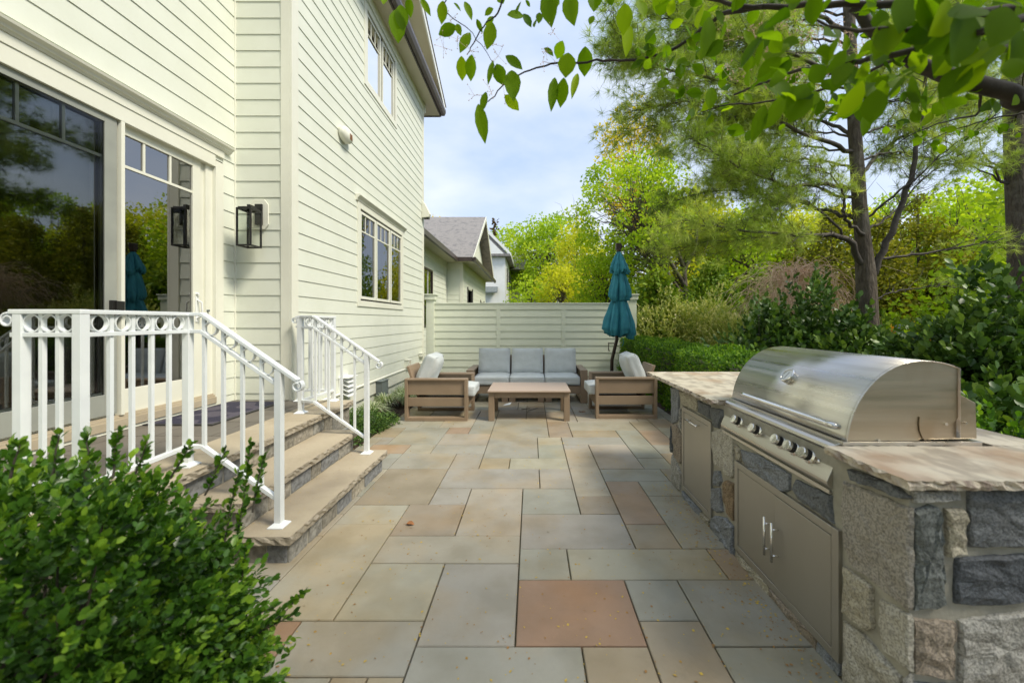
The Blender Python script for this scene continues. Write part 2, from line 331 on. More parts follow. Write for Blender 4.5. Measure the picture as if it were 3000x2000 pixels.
def shrub(name, label, c, r, nspr, lpers, lsize, lm, tpl=OVAL, group=None, cat='shrub', stems=30, inner=.5, sprig=.09, wid=1.0, top=2.6, boxy=1.0, lump=.12):
    """leafy sprigs on and inside a lumpy rounded volume; c is the base centre, r = (rx, ry, height)"""
    t = thing(name, label, cat, c, group); c = np.array(c, float)
    u = sph(nspr); u[:,2] = np.abs(u[:,2]) * 1.0
    if boxy != 1.0: u = np.sign(u) * np.abs(u) ** boxy; u /= np.maximum(np.abs(u).max(axis=1, keepdims=True), .72) / .98 if boxy < .6 else 1
    ph = RNG.random(6)*6.28
    lum = 1 + lump*np.sin(u[:,0]*5+ph[0])*np.sin(u[:,1]*6+ph[1]) + lump*np.sin(u[:,2]*7+ph[2]+u[:,0]*4)
    q = np.where(RNG.random(nspr) < inner, .55 + .4*RNG.random(nspr), .93 + .12*RNG.random(nspr)) * lum
    R3 = np.array([r[0], r[1], r[2]]); B = c + u * R3 * q[:,None]
    # let the lower shell go to the ground
    low = RNG.random(nspr) < .45; B[low,2] = c[2] + RNG.random(low.sum()) * (B[low,2]-c[2])
    low2 = RNG.random(nspr) < .3; sc = .95 + .1*RNG.random(nspr); hor = unit(np.stack([u[:,0], u[:,1], u[:,0]*0], 1)); zz = RNG.random(nspr)
    B[low2] = (c + hor * R3 * (np.sqrt(np.clip(1-(zz*.9)**top,0,1))*sc*lum)[:,None] + np.stack([zz*0, zz*0, zz*.9*r[2]], 1))[low2]
    dr = unit(unit(B - (c + np.array([0,0,r[2]*.3]))) + RNG.normal(size=(nspr,3))*.35 + np.array([0,0,.35]))
    sl = sprig * (.6 + .8*RNG.random(nspr))
    P = []; D = []; T = []; base_t = np.clip(RNG.normal(.38, .16, nspr), 0, 1)
    for k in range(lpers):
        f = (k + .5) / lpers; side = sph(nspr); side -= dr * (side*dr).sum(1, keepdims=True); side = unit(side)
        P.append(B + dr * (sl*f)[:,None]); D.append(side * (1.15 - .8*f) + dr * (.45 + .6*f)); T.append(np.clip(base_t + (.38 if f > .8 else 0)*RNG.random(nspr) + (f-.5)*.22, 0, 1))
    P = np.concatenate(P); D = np.concatenate(D); T = np.concatenate(T)
    scatter('foliage', tpl, P, D, lsize * (.7 + .55*RNG.random(len(P))), M[lm], t, width=wid, tint=T)
    st = MB()
    for i in range(stems):
        k = RNG.integers(nspr); limb(st, (c[0] + RNG.normal()*r[0]*.15, c[1] + RNG.normal()*r[1]*.15, c[2]), B[k], .006 + .008*min(r), .002, 5, .08, 4)
    obj('stem', st, M['bark2'], t, fix=False)
    return t
# ------------------------------------------------------------------ ground, patio
mb = MB(); mb.add([(-400,-60,-.06),(400,-60,-.06),(400,600,-.06),(-400,600,-.06)], [(0,1,2,3)]); struct('ground', mb, M['ground'])
mb = MB(); mb.box(-5.5, 2.25, -3, 10.75, -.055, -.028); struct('patio_bed', mb, M['grout'])
Z3 = lambda x, y: (700 + x/1.30667, 1350 + y/1.30667)
Z4 = lambda x, y: (750 + x/1.8816, 850 + y/1.8816)
FL = []; Or2 = (.325,.24,.17)
def fl(z, xl, xr, yn, yf, c=None):
    (a, n), (b, _), (_, f_) = z(xl, yn), z(xr, yn), z(xl, yf)
    dn = n - VY; df = f_ - VY
    FL.append(((a-VX)*H/dn, (b-VX)*H/dn, F*H/dn, F*H/df, c))
G, Gr, Bn, Or, Tn = (.305,.292,.245), (.345,.318,.25), (.305,.258,.19), (.30,.195,.128), (.33,.275,.185)
for r in [(345,698,615,395,Gr),(672,1055,713,390,G),(52,620,835,622,G),(-90,52,835,620,Or),(625,1335,905,715,G),(1330,1640,905,713,Tn),(1058,1570,708,453,Or),(1648,1945,905,605,Bn),
          (1543,1768,603,450,G),(1842,2200,700,447,G),(1945,2400,905,702,G),(1075,1270,450,333,G),(1270,1880,447,330,Gr),(1880,1990,447,330,Bn),(505,1067,390,287,Gr),(1080,1525,330,198,G),
          (575,825,283,165,Bn),(828,1078,283,103,Gr),(370,597,242,167,Gr),(1525,1700,327,237,Bn),(1487,1635,237,75,Or2),(1083,1307,197,102,G),(1307,1457,195,132,Bn),(1297,1427,130,-42,Gr),
          (725,867,163,103,G),(1565,1740,130,75,G),(1700,1860,327,130,G),(1403,1643,73,27,G),(455,725,163,28,Bn),(765,1153,100,28,G),(1153,1283,100,28,G),(-40,345,615,242,Gr)]:
    fl(Z3, *r)
for r in [(735,1065,978,895,G),(1068,1230,978,897,G),(1232,1395,978,922,Tn),(1397,1725,978,922,Gr),(1895,2137,978,850,Gr),(2105,2250,918,770,G),(2137,2300,977,920,G),(1253,1555,920,807,G),
          (1558,1857,920,848,G),(1555,1690,848,807,Gr),(1690,2030,848,807,G),(1300,1615,805,708,G),(1615,1745,805,722,Bn),(965,1255,893,848,G),(815,965,893,850,Gr),(590,815,893,848,Or2),(1000,1290,848,787,Gr),
          (725,1010,845,750,G),(1050,1190,785,752,Or2),(1180,1310,785,700,G),(635,725,845,805,G),(650,780,805,750,Bn),(2190,2290,848,770,Or2),(1745,1985,805,770,Tn)]:
    fl(Z4, *r)
UX, UY, OX, OY = .1524, .1565, -.0736, 1.8264
occ = {}; SL = []
def put(i0, i1, j0, j1, c):
    for i in range(i0, i1):
        for j in range(j0, j1):
            if (i, j) in occ: return False
    for i in range(i0, i1):
        for j in range(j0, j1): occ[i, j] = 1
    SL.append((i0, i1, j0, j1, c)); return True
miss = []
for x0, x1, y0, y1, c in FL:
    i0, i1 = round((x0-OX)/UX), round((x1-OX)/UX); j0, j1 = round((y0-OY)/UY), round((y1-OY)/UY)
    i1 = max(i1, i0+1); j1 = max(j1, j0+1)
    if not put(i0, i1, j0, j1, c):
        ok = False
        for di0, di1, dj0, dj1 in ((1,0,0,0),(0,-1,0,0),(0,0,1,0),(0,0,0,-1),(1,-1,0,0),(0,0,1,-1),(1,0,1,0),(0,-1,0,-1),(1,0,0,-1),(0,-1,1,0)):
            if i1+di1 > i0+di0 and j1+dj1 > j0+dj0 and put(i0+di0, i1+di1, j0+dj0, j1+dj1, c): ok = True; break
        if not ok: miss.append((x0,x1,y0,y1))
def patio_has(i, j):
    x = OX + (i+.5)*UX; y = OY + (j+.5)*UY
    if x < -4.2 or x > 2.2 or y < -.6 or y > 10.6: return False
    if y > 4.1 and x < -2.02: return False
    return True
rs = random.Random(5)
for j in range(-16, 57):
    for i in range(-28, 16):
        if (i, j) in occ or not patio_has(i, j): continue
        opts = [(4,3),(3,4),(6,3),(3,2),(2,3),(5,4),(4,2),(2,2),(3,3),(6,4)]; rs.shuffle(opts)
        for a, b in opts + [(2,1),(1,2),(1,1)]:
            if all((i+p, j+q) not in occ and patio_has(i+p, j+q) for p in range(a) for q in range(b)):
                c = rs.choice([G,G,Gr,G,Gr,Bn,Tn,G,Gr,G]); put(i, i+a, j, j+b, c); break
mb = MB(); mb.cc = G
for i0, i1, j0, j1, c in SL:
    x0, x1, y0, y1 = OX+i0*UX, OX+i1*UX, OY+j0*UY, OY+j1*UY
    k = .93 + .14*rs.random(); mb.cc = tuple(q*k*(.975+.05*rs.random()) for q in (c or G))
    z = -.001 + .003*rs.random(); g = .0036; b_ = .004
    o = [(x0+g,y0+g),(x1-g,y0+g),(x1-g,y1-g),(x0+g,y1-g)]; ii = [(x0+g+b_,y0+g+b_),(x1-g-b_,y0+g+b_),(x1-g-b_,y1-g-b_),(x0+g+b_,y1-g-b_)]
    vs = [(x,y,-.03) for x,y in o] + [(x,y,z-.004) for x,y in o] + [(x,y,z) for x,y in ii]
    mb.add(vs, [(8,9,10,11)] + [(p,(p+1)%4,4+(p+1)%4,4+p) for p in range(4)] + [(4+p,4+(p+1)%4,8+(p+1)%4,8+p) for p in range(4)])
struct('patio', mb, M['flag'], fix=False)
mb = MB()
gx, gy = 10, 60
vs = [(-2.85 + .86*i/gx + (.03*math.sin(j*.9) if i == gx else 0), 4.05 + 6.6*j/gy, -.028 + .06*math.sin(math.pi*i/gx)*(.7+.3*math.sin(j*1.7)) + .012*rs.random()) for j in range(gy+1) for i in range(gx+1)]
mb.add(vs, [(j*(gx+1)+i, j*(gx+1)+i+1, (j+1)*(gx+1)+i+1, (j+1)*(gx+1)+i) for j in range(gy) for i in range(gx)])
struct('mulch_bed', mb, M['mulch'], smooth=True)
mb = MB()
vs = [(2.2 + 6*i/20, -.5 + 14*j/40, -.03 + .03*rs.random()) for j in range(41) for i in range(21)]
mb.add(vs, [(j*21+i, j*21+i+1, (j+1)*21+i+1, (j+1)*21+i) for j in range(40) for i in range(20)])
struct('planting_bed', mb, M['mulch'], smooth=True)
# ------------------------------------------------------------------ rough slabs and stone facing
def rough_slab(mbt, mbe, x0, x1, y0, y1, z0, z1, amp=.008, step=.035, sides='NSEW'):
    """top sheet in mbt, chiselled rim in mbe"""
    per = []
    def seg(a, b, nx, ny, on):
        n = max(1, int(math.dist(a, b)/step))
        for k in range(n): per.append((a[0]+(b[0]-a[0])*k/n, a[1]+(b[1]-a[1])*k/n, nx, ny, on))
    seg((x0,y0),(x1,y0),0,-1,'S' in sides); seg((x1,y0),(x1,y1),1,0,'E' in sides); seg((x1,y1),(x0,y1),0,1,'N' in sides); seg((x0,y1),(x0,y0),-1,0,'W' in sides)
    n = len(per); vs = []; lay = (1, .72, .4, 0)
    for l in lay:
        for (x,y,nx,ny,on) in per:
            j = (rs.random()-.35)*amp*(1.2 if 0 < l < 1 else .6) if on else 0
            zz = z0 + (z1-z0)*l + ((rs.random()-.5)*amp*.6 if 0 < l < 1 and on else 0); vs.append((x+nx*j, y+ny*j, zz))
    mbe.add(vs, [(l*n+k, l*n+(k+1)%n, (l+1)*n+(k+1)%n, (l+1)*n+k) for l in range(3) for k in range(n)] + [tuple(range(3*n, 4*n))])
    mbt.add([vs[k] for k in range(n)], [tuple(range(n))])
def stone(mb, poly, nrm, h, col, rag=.006, seg=.03):
    """rough-faced stone: ragged outline standing h proud of the mortar, with a lumpy face"""
    nrm = Vector(nrm); P = [Vector(p) for p in poly]; ring = []
    for i, p in enumerate(P):
        q = P[(i+1)%len(P)]; n = max(1, int((q-p).length/seg))
        for k in range(n): ring.append(p.lerp(q, k/n))
    c = sum(ring, Vector())/len(ring); n = len(ring); u = nrm.orthogonal().normalized(); v = nrm.cross(u); vs = []
    jit = [(rs.random()-.5)*rag for _ in ring]; ph0, ph1 = rs.random()*6.28, rs.random()*6.28
    for s, hh, rr in ((1.0, -.004, 1), (.985, .6, 1), (.93, .95, .8), (.62, 1.06, .5), (.3, 1.1, .3)):
        for k, p in enumerate(ring):
            d = p - c; off = d.normalized()*jit[k]; inset = d*(s-1) if s < .9 else -d.normalized()*min(d.length*.3, (1-s)*.12)
            vs.append(p + off + inset + nrm*(h*hh if hh > 0 else hh) + nrm*(h*(.30*math.sin(p.dot(u)*s*38+ph0) * math.sin(p.dot(v)*31+ph1+s*3) + .22*math.sin((c+d*s).dot(u)*71+(c+d*s).dot(v)*55+ph0))*(1 if hh > .5 else 0)) + (u*(rs.random()-.5) + v*(rs.random()-.5))*rag*.4*(rr if hh < .9 else .1))
    vs.append(c + nrm*h*1.08); fs = [(l*n+k, l*n+(k+1)%n, (l+1)*n+(k+1)%n, (l+1)*n+k) for l in range(4) for k in range(n)] + [(4*n+k, 4*n+(k+1)%n, 5*n) for k in range(n)]
    old = mb.cc; mb.cc = col; mb.add(vs, fs); mb.cc = old
def strip(mb, p0, ud, ln, z0, z1, nrm, cols, h=.008, gap=.012, wmin=.14, wmax=.34):
    p0 = Vector(p0); ud = Vector(ud); x = 0
    while x < ln - .04:
        w_ = min(wmin + rs.random()*(wmax-wmin), ln - x); 
        if ln - x - w_ < .1: w_ = ln - x
        j = lambda: (rs.random()-.5)*.018
        q = [(x+gap/2+j()*.5, z0+gap/2), (x+w_-gap/2+j()*.5, z0+gap/2), (x+w_-gap/2+j(), z1-gap/2), (x+gap/2+j(), z1-gap/2)]
        stone(mb, [Vector((p0.x+ud.x*a, p0.y+ud.y*a, b)) for a, b in q], nrm, h*(.7+.6*rs.random()), rs.choice(cols), .004, .04); x += w_
RC = [(.28,.265,.23),(.33,.30,.25),(.22,.225,.23),(.38,.34,.27),(.26,.24,.20),(.31,.30,.27)]
# ------------------------------------------------------------------ porch (raised landing with steps)
PZ = .57
po = thing('porch', 'raised stone landing with three limestone steps down to the patio', 'porch', (-2.6, 3.2, 0))
core = MB(); core.box(-3.5, -2.11, 1.86, 4.62, -.03, PZ-.052); core.box(-2.112, -1.80, 2.46, 4.02, -.03, .33); core.box(-1.802, -1.495, 2.46, 3.99, -.03, .14)
obj('core', core, M['mortar'], po)
ct, ce = MB(), MB()
for x0, x1, y0, y1, z1, sd_ in ((-1.86, -1.452, 2.40, 4.02, .19, 'SNE'), (-2.15, -1.762, 2.42, 4.06, .38, 'SNE')):
    a, b = MB(), MB(); rough_slab(a, b, x0, x1, y0, y1, z1-.052, z1, .014, .03, sd_)
    s = obj('tread', a, M['cap'], po, fix=False); obj('chiselled_edge', b, M['capedge'], s, fix=False)
a, b = MB(), MB(); ys = [1.82, 2.75, 3.68, 4.64]
for k in range(3): rough_slab(a, b, -2.45, -2.065, ys[k]+(.002 if k else 0), ys[k+1]-.002, PZ-.052, PZ, .014, .03, 'E' + ('S' if k == 0 else '') + ('N' if k == 2 else ''))
s = obj('coping', a, M['cap'], po, fix=False); obj('chiselled_edge', b, M['capedge'], s, fix=False)
mb = MB(); mb.cc = (1,1,1)
yy = 1.82; n_ = 0
while yy < 4.62:
    hh = min(.46, 4.64-yy); xx = -3.5 + (n_%2)*.25 - .25
    while xx < -2.455:
        x2 = min(xx+.46, -2.455); k = .85+.3*rs.random(); mb.cc = (.17*k,.15*k,.125*k)
        mb.box(max(xx,-3.5)+.004, x2-.004, yy+.004, yy+hh-.004, PZ-.03, PZ-.004-.001*rs.random()); xx = x2
    yy += hh; n_ += 1
obj('floor_tiles', mb, M['tile'], po, fix=False); mb = MB(); mb.box(-3.5,-2.45,1.83,4.63,PZ-.05,PZ-.010); obj('tile_joint', mb, M['mortar'], po)
rm = MB(); rm.cc = (1,1,1)
strip(rm, (-1.495, 2.45, 0), (0,1,0), 1.54, -.02, .138, (1,0,0), RC); strip(rm, (-1.86, 2.46, 0), (1,0,0), .365, -.02, .138, (0,-1,0), RC, wmin=.2); strip(rm, (-1.86, 3.99, 0), (1,0,0), .365, -.02, .138, (0,1,0), RC)
strip(rm, (-1.80, 2.46, 0), (0,1,0), 1.56, .19, .328, (1,0,0), RC); strip(rm, (-2.112, 4.02, 0), (1,0,0), .31, 0, .328, (0,1,0), RC); strip(rm, (-2.112, 2.46, 0), (1,0,0), .31, 0, .328, (0,-1,0), RC)
strip(rm, (-2.11, 2.42, 0), (0,1,0), 1.64, .38, PZ-.054, (1,0,0), RC); strip(rm, (-2.11, 4.06, 0), (0,1,0), .56, .28, PZ-.054, (1,0,0), RC); strip(rm, (-2.11, 4.06, 0), (0,1,0), .56, -.02, .28, (1,0,0), RC)
strip(rm, (-2.11, 1.87, 0), (0,1,0), .56, .28, PZ-.054, (1,0,0), RC); strip(rm, (-2.11, 1.87, 0), (0,1,0), .56, -.02, .28, (1,0,0), RC); strip(rm, (-3.4, 1.86, 0), (1,0,0), 1.29, .28, PZ-.054, (0,-1,0), RC); strip(rm, (-3.4, 1.86, 0), (1,0,0), 1.29, -.02, .28, (0,-1,0), RC)
obj('stone_riser', rm, M['riser'], po, fix=False)
# ------------------------------------------------------------------ lap siding
def siding(mb, o, ud, nrm, u1, z0, z1, holes=(), ex=.19, zr=1.6, t0=.003, t1=.012, u0=0, gap=.002):
    o = Vector(o); ud = Vector(ud); nrm = Vector(nrm); k = math.floor((z0-zr)/ex)
    flip = ud.cross(Vector((0,0,1))).dot(nrm) > 0
    while zr + k*ex < z1:
        a, b = zr+k*ex, zr+(k+1)*ex; lo, hi = max(a, z0), min(b, z1); k += 1
        if hi - lo < 1e-4: continue
        cuts = sorted({lo, hi, *[h[2] for h in holes if lo < h[2] < hi], *[h[3] for h in holes if lo < h[3] < hi]})
        for za, zb in zip(cuts, cuts[1:]):
            sp = [(u0, u1)]
            for h in holes:
                if h[2] < zb - 1e-6 and h[3] > za + 1e-6:
                    sp = [q for s in sp for q in ((s[0], min(s[1], h[0])), (max(s[0], h[1]), s[1])) if q[1]-q[0] > 1e-4]
            f = lambda z: t0 + (t1-t0)*(b-z)/ex
            zt = zb - (gap if abs(zb-b) < 1e-6 else 0)
            if zt <= za: continue
            if len(sp) and za == lo:
                big = max(sp, key=lambda q: q[1]-q[0])
                if big[1]-big[0] > 2.2 and rs.random() < .45:
                    q = big[0] + (big[1]-big[0])*(.15+.7*rs.random()); sp.remove(big); sp += [(big[0], q-.0012), (q+.0012, big[1])]
            for s in sp:
                P = lambda u, z, t: o + ud*u + Vector((0,0,z)) + nrm*t
                v = [P(s[0],za,f(za)), P(s[1],za,f(za)), P(s[1],zt,f(zt)), P(s[0],zt,f(zt))]; fs = [(0,1,2,3)]
                if abs(za-a) < 1e-6 or za == z0: v += [P(s[0],za,-.004), P(s[1],za,-.004)]; fs += [(4,5,1,0)]
                if not flip: fs = [q[::-1] for q in fs]
                mb.add(v, fs)
# ------------------------------------------------------------------ house
XW, XD, YC, YE = -2.80, -3.46, 4.65, 10.33
ho = thing('house', 'large two-storey cream clapboard house beside the patio', 'house', (-6, 7.5, 0))
mb = MB(); WU = (6.66, 8.25, 5.46, 6.88); WLw = (6.395, 8.67, 1.73, 3.42)
siding(mb, (XW,0,0), (0,1,0), (1,0,0), YE-.1, .42, 7.11, [WU, WLw], u0=YC+.11)
siding(mb, (0,YC,0), (1,0,0), (0,-1,0), XW-.11, PZ, 7.4, u0=XD+.02)
DO = (2.04, 4.46, PZ, 3.26)
siding(mb, (XD,0,0), (0,1,0), (1,0,0), YC-.02, PZ, 7.4, [DO], u0=-3)
for a, b, zz in ((5.9, 6.9, 2), ): pass
obj('siding', mb, M['siding'], ho, fix=False)
mb = MB()   # closed body behind the siding: far side, roofless shell walls
mb.box(-11, XD-.02, -3.0, -2.9, 0, 7.4); mb.box(-11, XW-.02, YE-.08, YE-.01, 0, 7.11); mb.box(-11, -10.9, -3, YE, 0, 7.4)
mb.box(XD-.4, XD-.02, 4.47, YC+.08, 0, 7.2); mb.box(XW-.09,XW-.015, YC+.01, WLw[0], 0, 7.1); mb.box(XW-.09,XW-.015, WLw[1], YE-.08, 0, 7.1); mb.box(XW-.09,XW-.015, WLw[0], WLw[1], 0, 1.72); mb.box(XW-.09,XW-.015, WLw[0], WLw[1], 3.43, 5.45)
mb.box(XD-.02, XW-.09, YC+.01, YC+.06, 0, 7.1); mb.box(XD-.09, XD-.015, -3, 2.14, 0, 7.3); mb.box(XD-.09, XD-.015, 2.14, 4.46, 3.27, 7.3)
obj('wall_shell', mb, M['siding'], ho)
mb = MB(); mb.box(XW-.012, XW+.018, YC-.018, YC+.115, .42, 7.11); mb.box(XW-.115, XW-.0121, YC-.018, YC+.012, PZ, 7.4)
obj('corner_board', mb, M['trim'], ho, bevel=.003)
mb = MB(); mb.box(XW-.02, XW+.02, YE-.105, YE+.012, .2, 7.11); obj('corner_board', mb, M['trim'], ho, bevel=.003)
mb = MB(); mb.box(XD-.01, XD+.022, YC-.022, YC+.005, PZ, 7.4); obj('corner_board', mb, M['trim'], ho)
mb = MB(); mb.box(XW-.03, XW+.022, YC+.02, YE-.11, .2, .42); mb.prism([(XW-.02,YC+.02,.42),(XW+.045,YC+.02,.42),(XW+.045,YC+.02,.437),(XW-.02,YC+.02,.462)], (0, YE-YC-.13, 0))
obj('skirt_board', mb, M['trim'], ho, bevel=.002)
mb = MB(); mb.box(XW-.2, XW-.02, YC-.02, YE, -.05, .2); obj('foundation', mb, M['mortarg'], ho)
mb = MB(); mb.box(XW-.01, XW+.028, YC+.11, YE, 6.93, 7.11); obj('frieze_board', mb, M['trim'], ho, bevel=.002)
# eave with gutter, gable above
mb = MB(); mb.box(XW-.02, -2.50, -3.2, 10.93, 7.11, 7.13); mb.box(-5.6, XW-.02, YE-.0, 10.93, 7.11, 7.13)
obj('soffit', mb, M['soffit'], ho)
mb = MB(); mb.box(-2.50, -2.47, -3.2, 10.95, 7.09, 7.28); mb.box(-5.6, -2.50, 10.93, 10.955, 7.085, 7.28)
obj('fascia', mb, M['brown'], ho)
mb = MB(); mb.prism([(-2.468,-3.2,7.12),(-2.38,-3.2,7.12),(-2.345,-3.2,7.20),(-2.345,-3.2,7.27),(-2.36,-3.2,7.27),(-2.36,-3.2,7.2),(-2.39,-3.2,7.14),(-2.468,-3.2,7.14)], (0, 14.16, 0)); g = obj('gutter', mb, M['brown'], ho)
mb = MB(); mb.box(XW-.0, XW+.05, YE+.02, YE+.07, 6.9, 7.1); obj('downspout_elbow', mb, M['white'], g)
mb = MB(); RK = lambda y: 7.30 + (10.93-abs(y-7.5)-7.5)*.44
mb.prism([(XW,4.2,7.13),(XW,10.6,7.13),(XW,10.6,RK(10.6)-.1),(XW,7.5,RK(7.5)-.1),(XW,4.2,RK(4.2)-.1)], (-.05,0,0)); obj('gable_wall', mb, M['siding'], ho)
mb = MB()
for y0, y1 in ((7.5, 10.97), (7.5, 4.03)):
    mb.prism([(-2.36,y0,RK(y0)-.06),(-2.36,y1,RK(y1)-.06),(-2.36,y1,RK(y1)+.10),(-2.36,y0,RK(y0)+.10)], (-.03,0,0))
obj('rake_board', mb, M['white'], ho)
mb = MB()
for y0, y1 in ((7.5, 10.97), (7.5, 4.03)):
    mb.prism([(-2.39,y0,RK(y0)-.03),(-2.39,y1,RK(y1)-.03),(-2.39,y1,RK(y1)-.01),(-2.39,y0,RK(y0)-.01)], (-.41,0,0))
obj('rake_soffit', mb, M['soffit'], ho)
mb = MB()
for y0, y1 in ((7.5, 11.0), (7.5, 4.0)):
    mb.prism([(-2.34,y0,RK(y0)+.10),(-2.34,y1,RK(y1)+.10),(-2.34,y1,RK(y1)+.125),(-2.34,y0,RK(y0)+.125)], (-8.5,0,0))
mb.box(-11, -3.2, -3.2, 4.0, 7.4, 7.5)
obj('roof', mb, M['shingle'], ho)
# windows of the tall wall (openings face +X)
def win(parent, X, y0, y1, z0, z1, trim, sashes, zmun, nm, blind=None, crown=False, sill=True, frame=M['trim'], depth=.07):
    """trim outer rectangle; sashes: list of (ya, yb, za, zb) glass rectangles"""
    f = MB(); t = trim
    f.box(X-.01, X+.024, y0, y0+t, z0+t, z1); f.box(X-.01, X+.024, y1-t, y1, z0+t, z1); f.box(X-.01, X+.0245, y0, y1, z0, z0+t); f.box(X-.0101, X+.0235, y0+t, y1-t, z1-t, z1)
    wd = obj('window', f, frame, parent, bevel=.002)
    if crown:
        c = MB(); c.prism([(X,y0-.06,z1),(X+.03,y0-.06,z1),(X+.04,y0-.06,z1+.03),(X+.075,y0-.06,z1+.065),(X+.085,y0-.06,z1+.075),(X+.085,y0-.06,z1+.095),(X,y0-.06,z1+.10)], (0, y1-y0+.12, 0)); obj('crown_moulding', c, frame, wd, bevel=.002)
    g = MB(); s = MB(); mu = MB()
    for ya, yb, za, zb in sashes:
        k = .045
        s.box(X-.045, X+.008, ya-k, ya, za-k, zb+k); s.box(X-.045, X+.008, yb, yb+k, za-k, zb+k); s.box(X-.0449, X+.0075, ya, yb, za-k, za); s.box(X-.0449, X+.0075, ya, yb, zb, zb+k)
        g.add([(X-.015,ya,za),(X-.015,yb,za),(X-.015,yb,zb),(X-.015,ya,zb)], [(0,1,2,3)])
        mu.box(X-.022, X-.004, ya, yb, zmun-.011, zmun+.011)
        for q in range(1, nm+1):
            y = ya + (yb-ya)*q/(nm+1); mu.box(X-.0215, X-.0045, y-.008, y+.008, zmun+.011, zb)
    obj('sash', s, frame, wd, bevel=.002); obj('glass', g, M['glass'], wd); obj('muntin', mu, frame, wd)
    ya, yb = y0+t, y1-t
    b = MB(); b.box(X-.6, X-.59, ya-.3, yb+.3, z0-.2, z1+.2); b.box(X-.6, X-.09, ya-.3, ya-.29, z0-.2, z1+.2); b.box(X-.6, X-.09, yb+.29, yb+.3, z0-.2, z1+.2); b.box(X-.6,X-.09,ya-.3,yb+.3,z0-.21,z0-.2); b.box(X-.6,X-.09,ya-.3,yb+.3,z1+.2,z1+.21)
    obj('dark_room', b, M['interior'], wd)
    if blind:
        b = MB()
        for y in sashes: b.box(X-.035, X-.03, y[0], y[1], y[2], blind)
        obj('blind', b, M['blind'], wd)
    return wd
win(ho, XW, *WU, .10, [(6.82,7.36,5.60,6.70),(7.53,8.07,5.60,6.70)], 6.42, 2, blind=6.28)
win(ho, XW, *WLw, .095, [(6.565,7.125,1.90,3.25),(7.24,7.845,1.90,3.25),(7.975,8.54,1.90,3.25)], 2.975, 2, crown=True)
b = MB()
for k, (y, wd_) in enumerate(((6.72,.09),(7.05,.1),(7.32,.12),(7.82,.08),(8.45,.12))): 
    for q in range(7): b.cyl((XW-.13, y+q*wd_/7, 1.75), (XW-.13, y+q*wd_/7, 3.4), wd_/11, 6)
obj('curtain', b, M['dark'], ho)
# sliding door
dr = MB(); X = XD
dr.box(X-.10, X+.022, 4.345, 4.455, PZ, 3.24); dr.box(X-.10, X+.0221, 2.04, 2.15, PZ, 3.24); dr.box(X-.10, X+.020, 2.15, 4.345, 3.17, 3.30)
dr.box(X-.099, X+.028, 2.15, 4.46, 3.30, 3.375)
door = obj('sliding_door', dr, M['trim'], ho, bevel=.003)
c = MB(); c.prism([(X,2.1,3.375),(X+.035,2.1,3.375),(X+.042,2.1,3.39),(X+.055,2.1,3.395),(X+.06,2.1,3.41),(X+.085,2.1,3.428),(X+.09,2.1,3.445),(X,2.1,3.452)], (0, 2.44, 0)); obj('crown_moulding', c, M['trim'], door)
c = MB(); c.box(X-.10, X+.03, 2.15, 4.345, .60, .665); c.box(X-.1, X+.012, 2.15, 4.345, .665, .685); c.box(X-.1,X-.005, 2.15,4.345,.685,.70)
obj('threshold', c, M['cap'], door); c = MB(); c.box(X-.01, X+.018, 2.15, 4.455, PZ, .60); obj('kick_board', c, M['trim'], door)
def panel(X, y0, y1, gz0, gz1, st, gm, fm, mun, munz, back=.035):
    s = MB(); s.box(X-back, X, y0, y0+st, .70, 3.17); s.box(X-back, X, y1-st, y1, .70, 3.17); s.box(X-back+.001, X-.001, y0+st, y1-st, .70, gz0); s.box(X-back+.001, X-.001, y0+st, y1-st, gz1, 3.17)
    p = obj('door_panel', s, fm, door, bevel=.003)
    g = MB(); g.add([(X-.018,y0+st,gz0),(X-.018,y1-st,gz0),(X-.018,y1-st,gz1),(X-.018,y0+st,gz1)], [(0,1,2,3)]); obj('glass', g, gm, p)
    m = MB(); m.box(X-.024, X-.006, y0+st, y1-st, munz-.012, munz+.012)
    for y in mun: m.box(X-.0235, X-.0065, y-.010, y+.010, munz+.012, gz1)
    obj('muntin', m, fm, p); return p
pr = panel(X-.03, 3.372-.06, 4.205, .905, 3.09, .095, M['dglass'], M['trim'], (3.60,3.862), 2.82)
pl = panel(X-.03, 2.26, 3.34, .905, 3.11, .10, M['dglass'], M['trim'], (2.709,2.979), 2.833)
M['screenframe'] = mat('grey_screen_frame', (.33,.34,.30), .5, (.28,.29,.26), 4)
sc = MB(); sc.box(X-.022, X-.002, 3.235, 3.33, .72, 3.17); sc.box(X-.0215, X-.0025, 2.2, 3.235, .72, .89); sc.box(X-.0215,X-.0025,2.2,3.235,3.11,3.17)
scr = obj('screen_frame', sc, M['screenframe'], door, bevel=.002); g = MB(); g.add([(X-.012,2.2,.89),(X-.012,3.235,.89),(X-.012,3.235,3.11),(X-.012,2.2,3.11)], [(0,1,2,3)]); obj('screen_mesh', g, M['screen'], scr)
g = MB(); g.box(X-.11, X-.045, 4.2, 4.35, .685, 3.20); g.box(X-.06, X-.02, 4.26, 4.35, .685, 3.18); obj('jamb', g, M['trim'], door, bevel=.003)
g = MB(); g.box(X-.03, X+.02, 3.345, 3.375, .70, 3.17); obj('mullion', g, M['trim'], door, bevel=.002)
g = MB(); g.box(X-.002, X+.028, 3.265, 3.305, 1.53, 1.66); g.box(X+.02, X+.045, 3.285, 3.35, 1.535, 1.655); obj('latch', g, M['black'], door, bevel=.003)
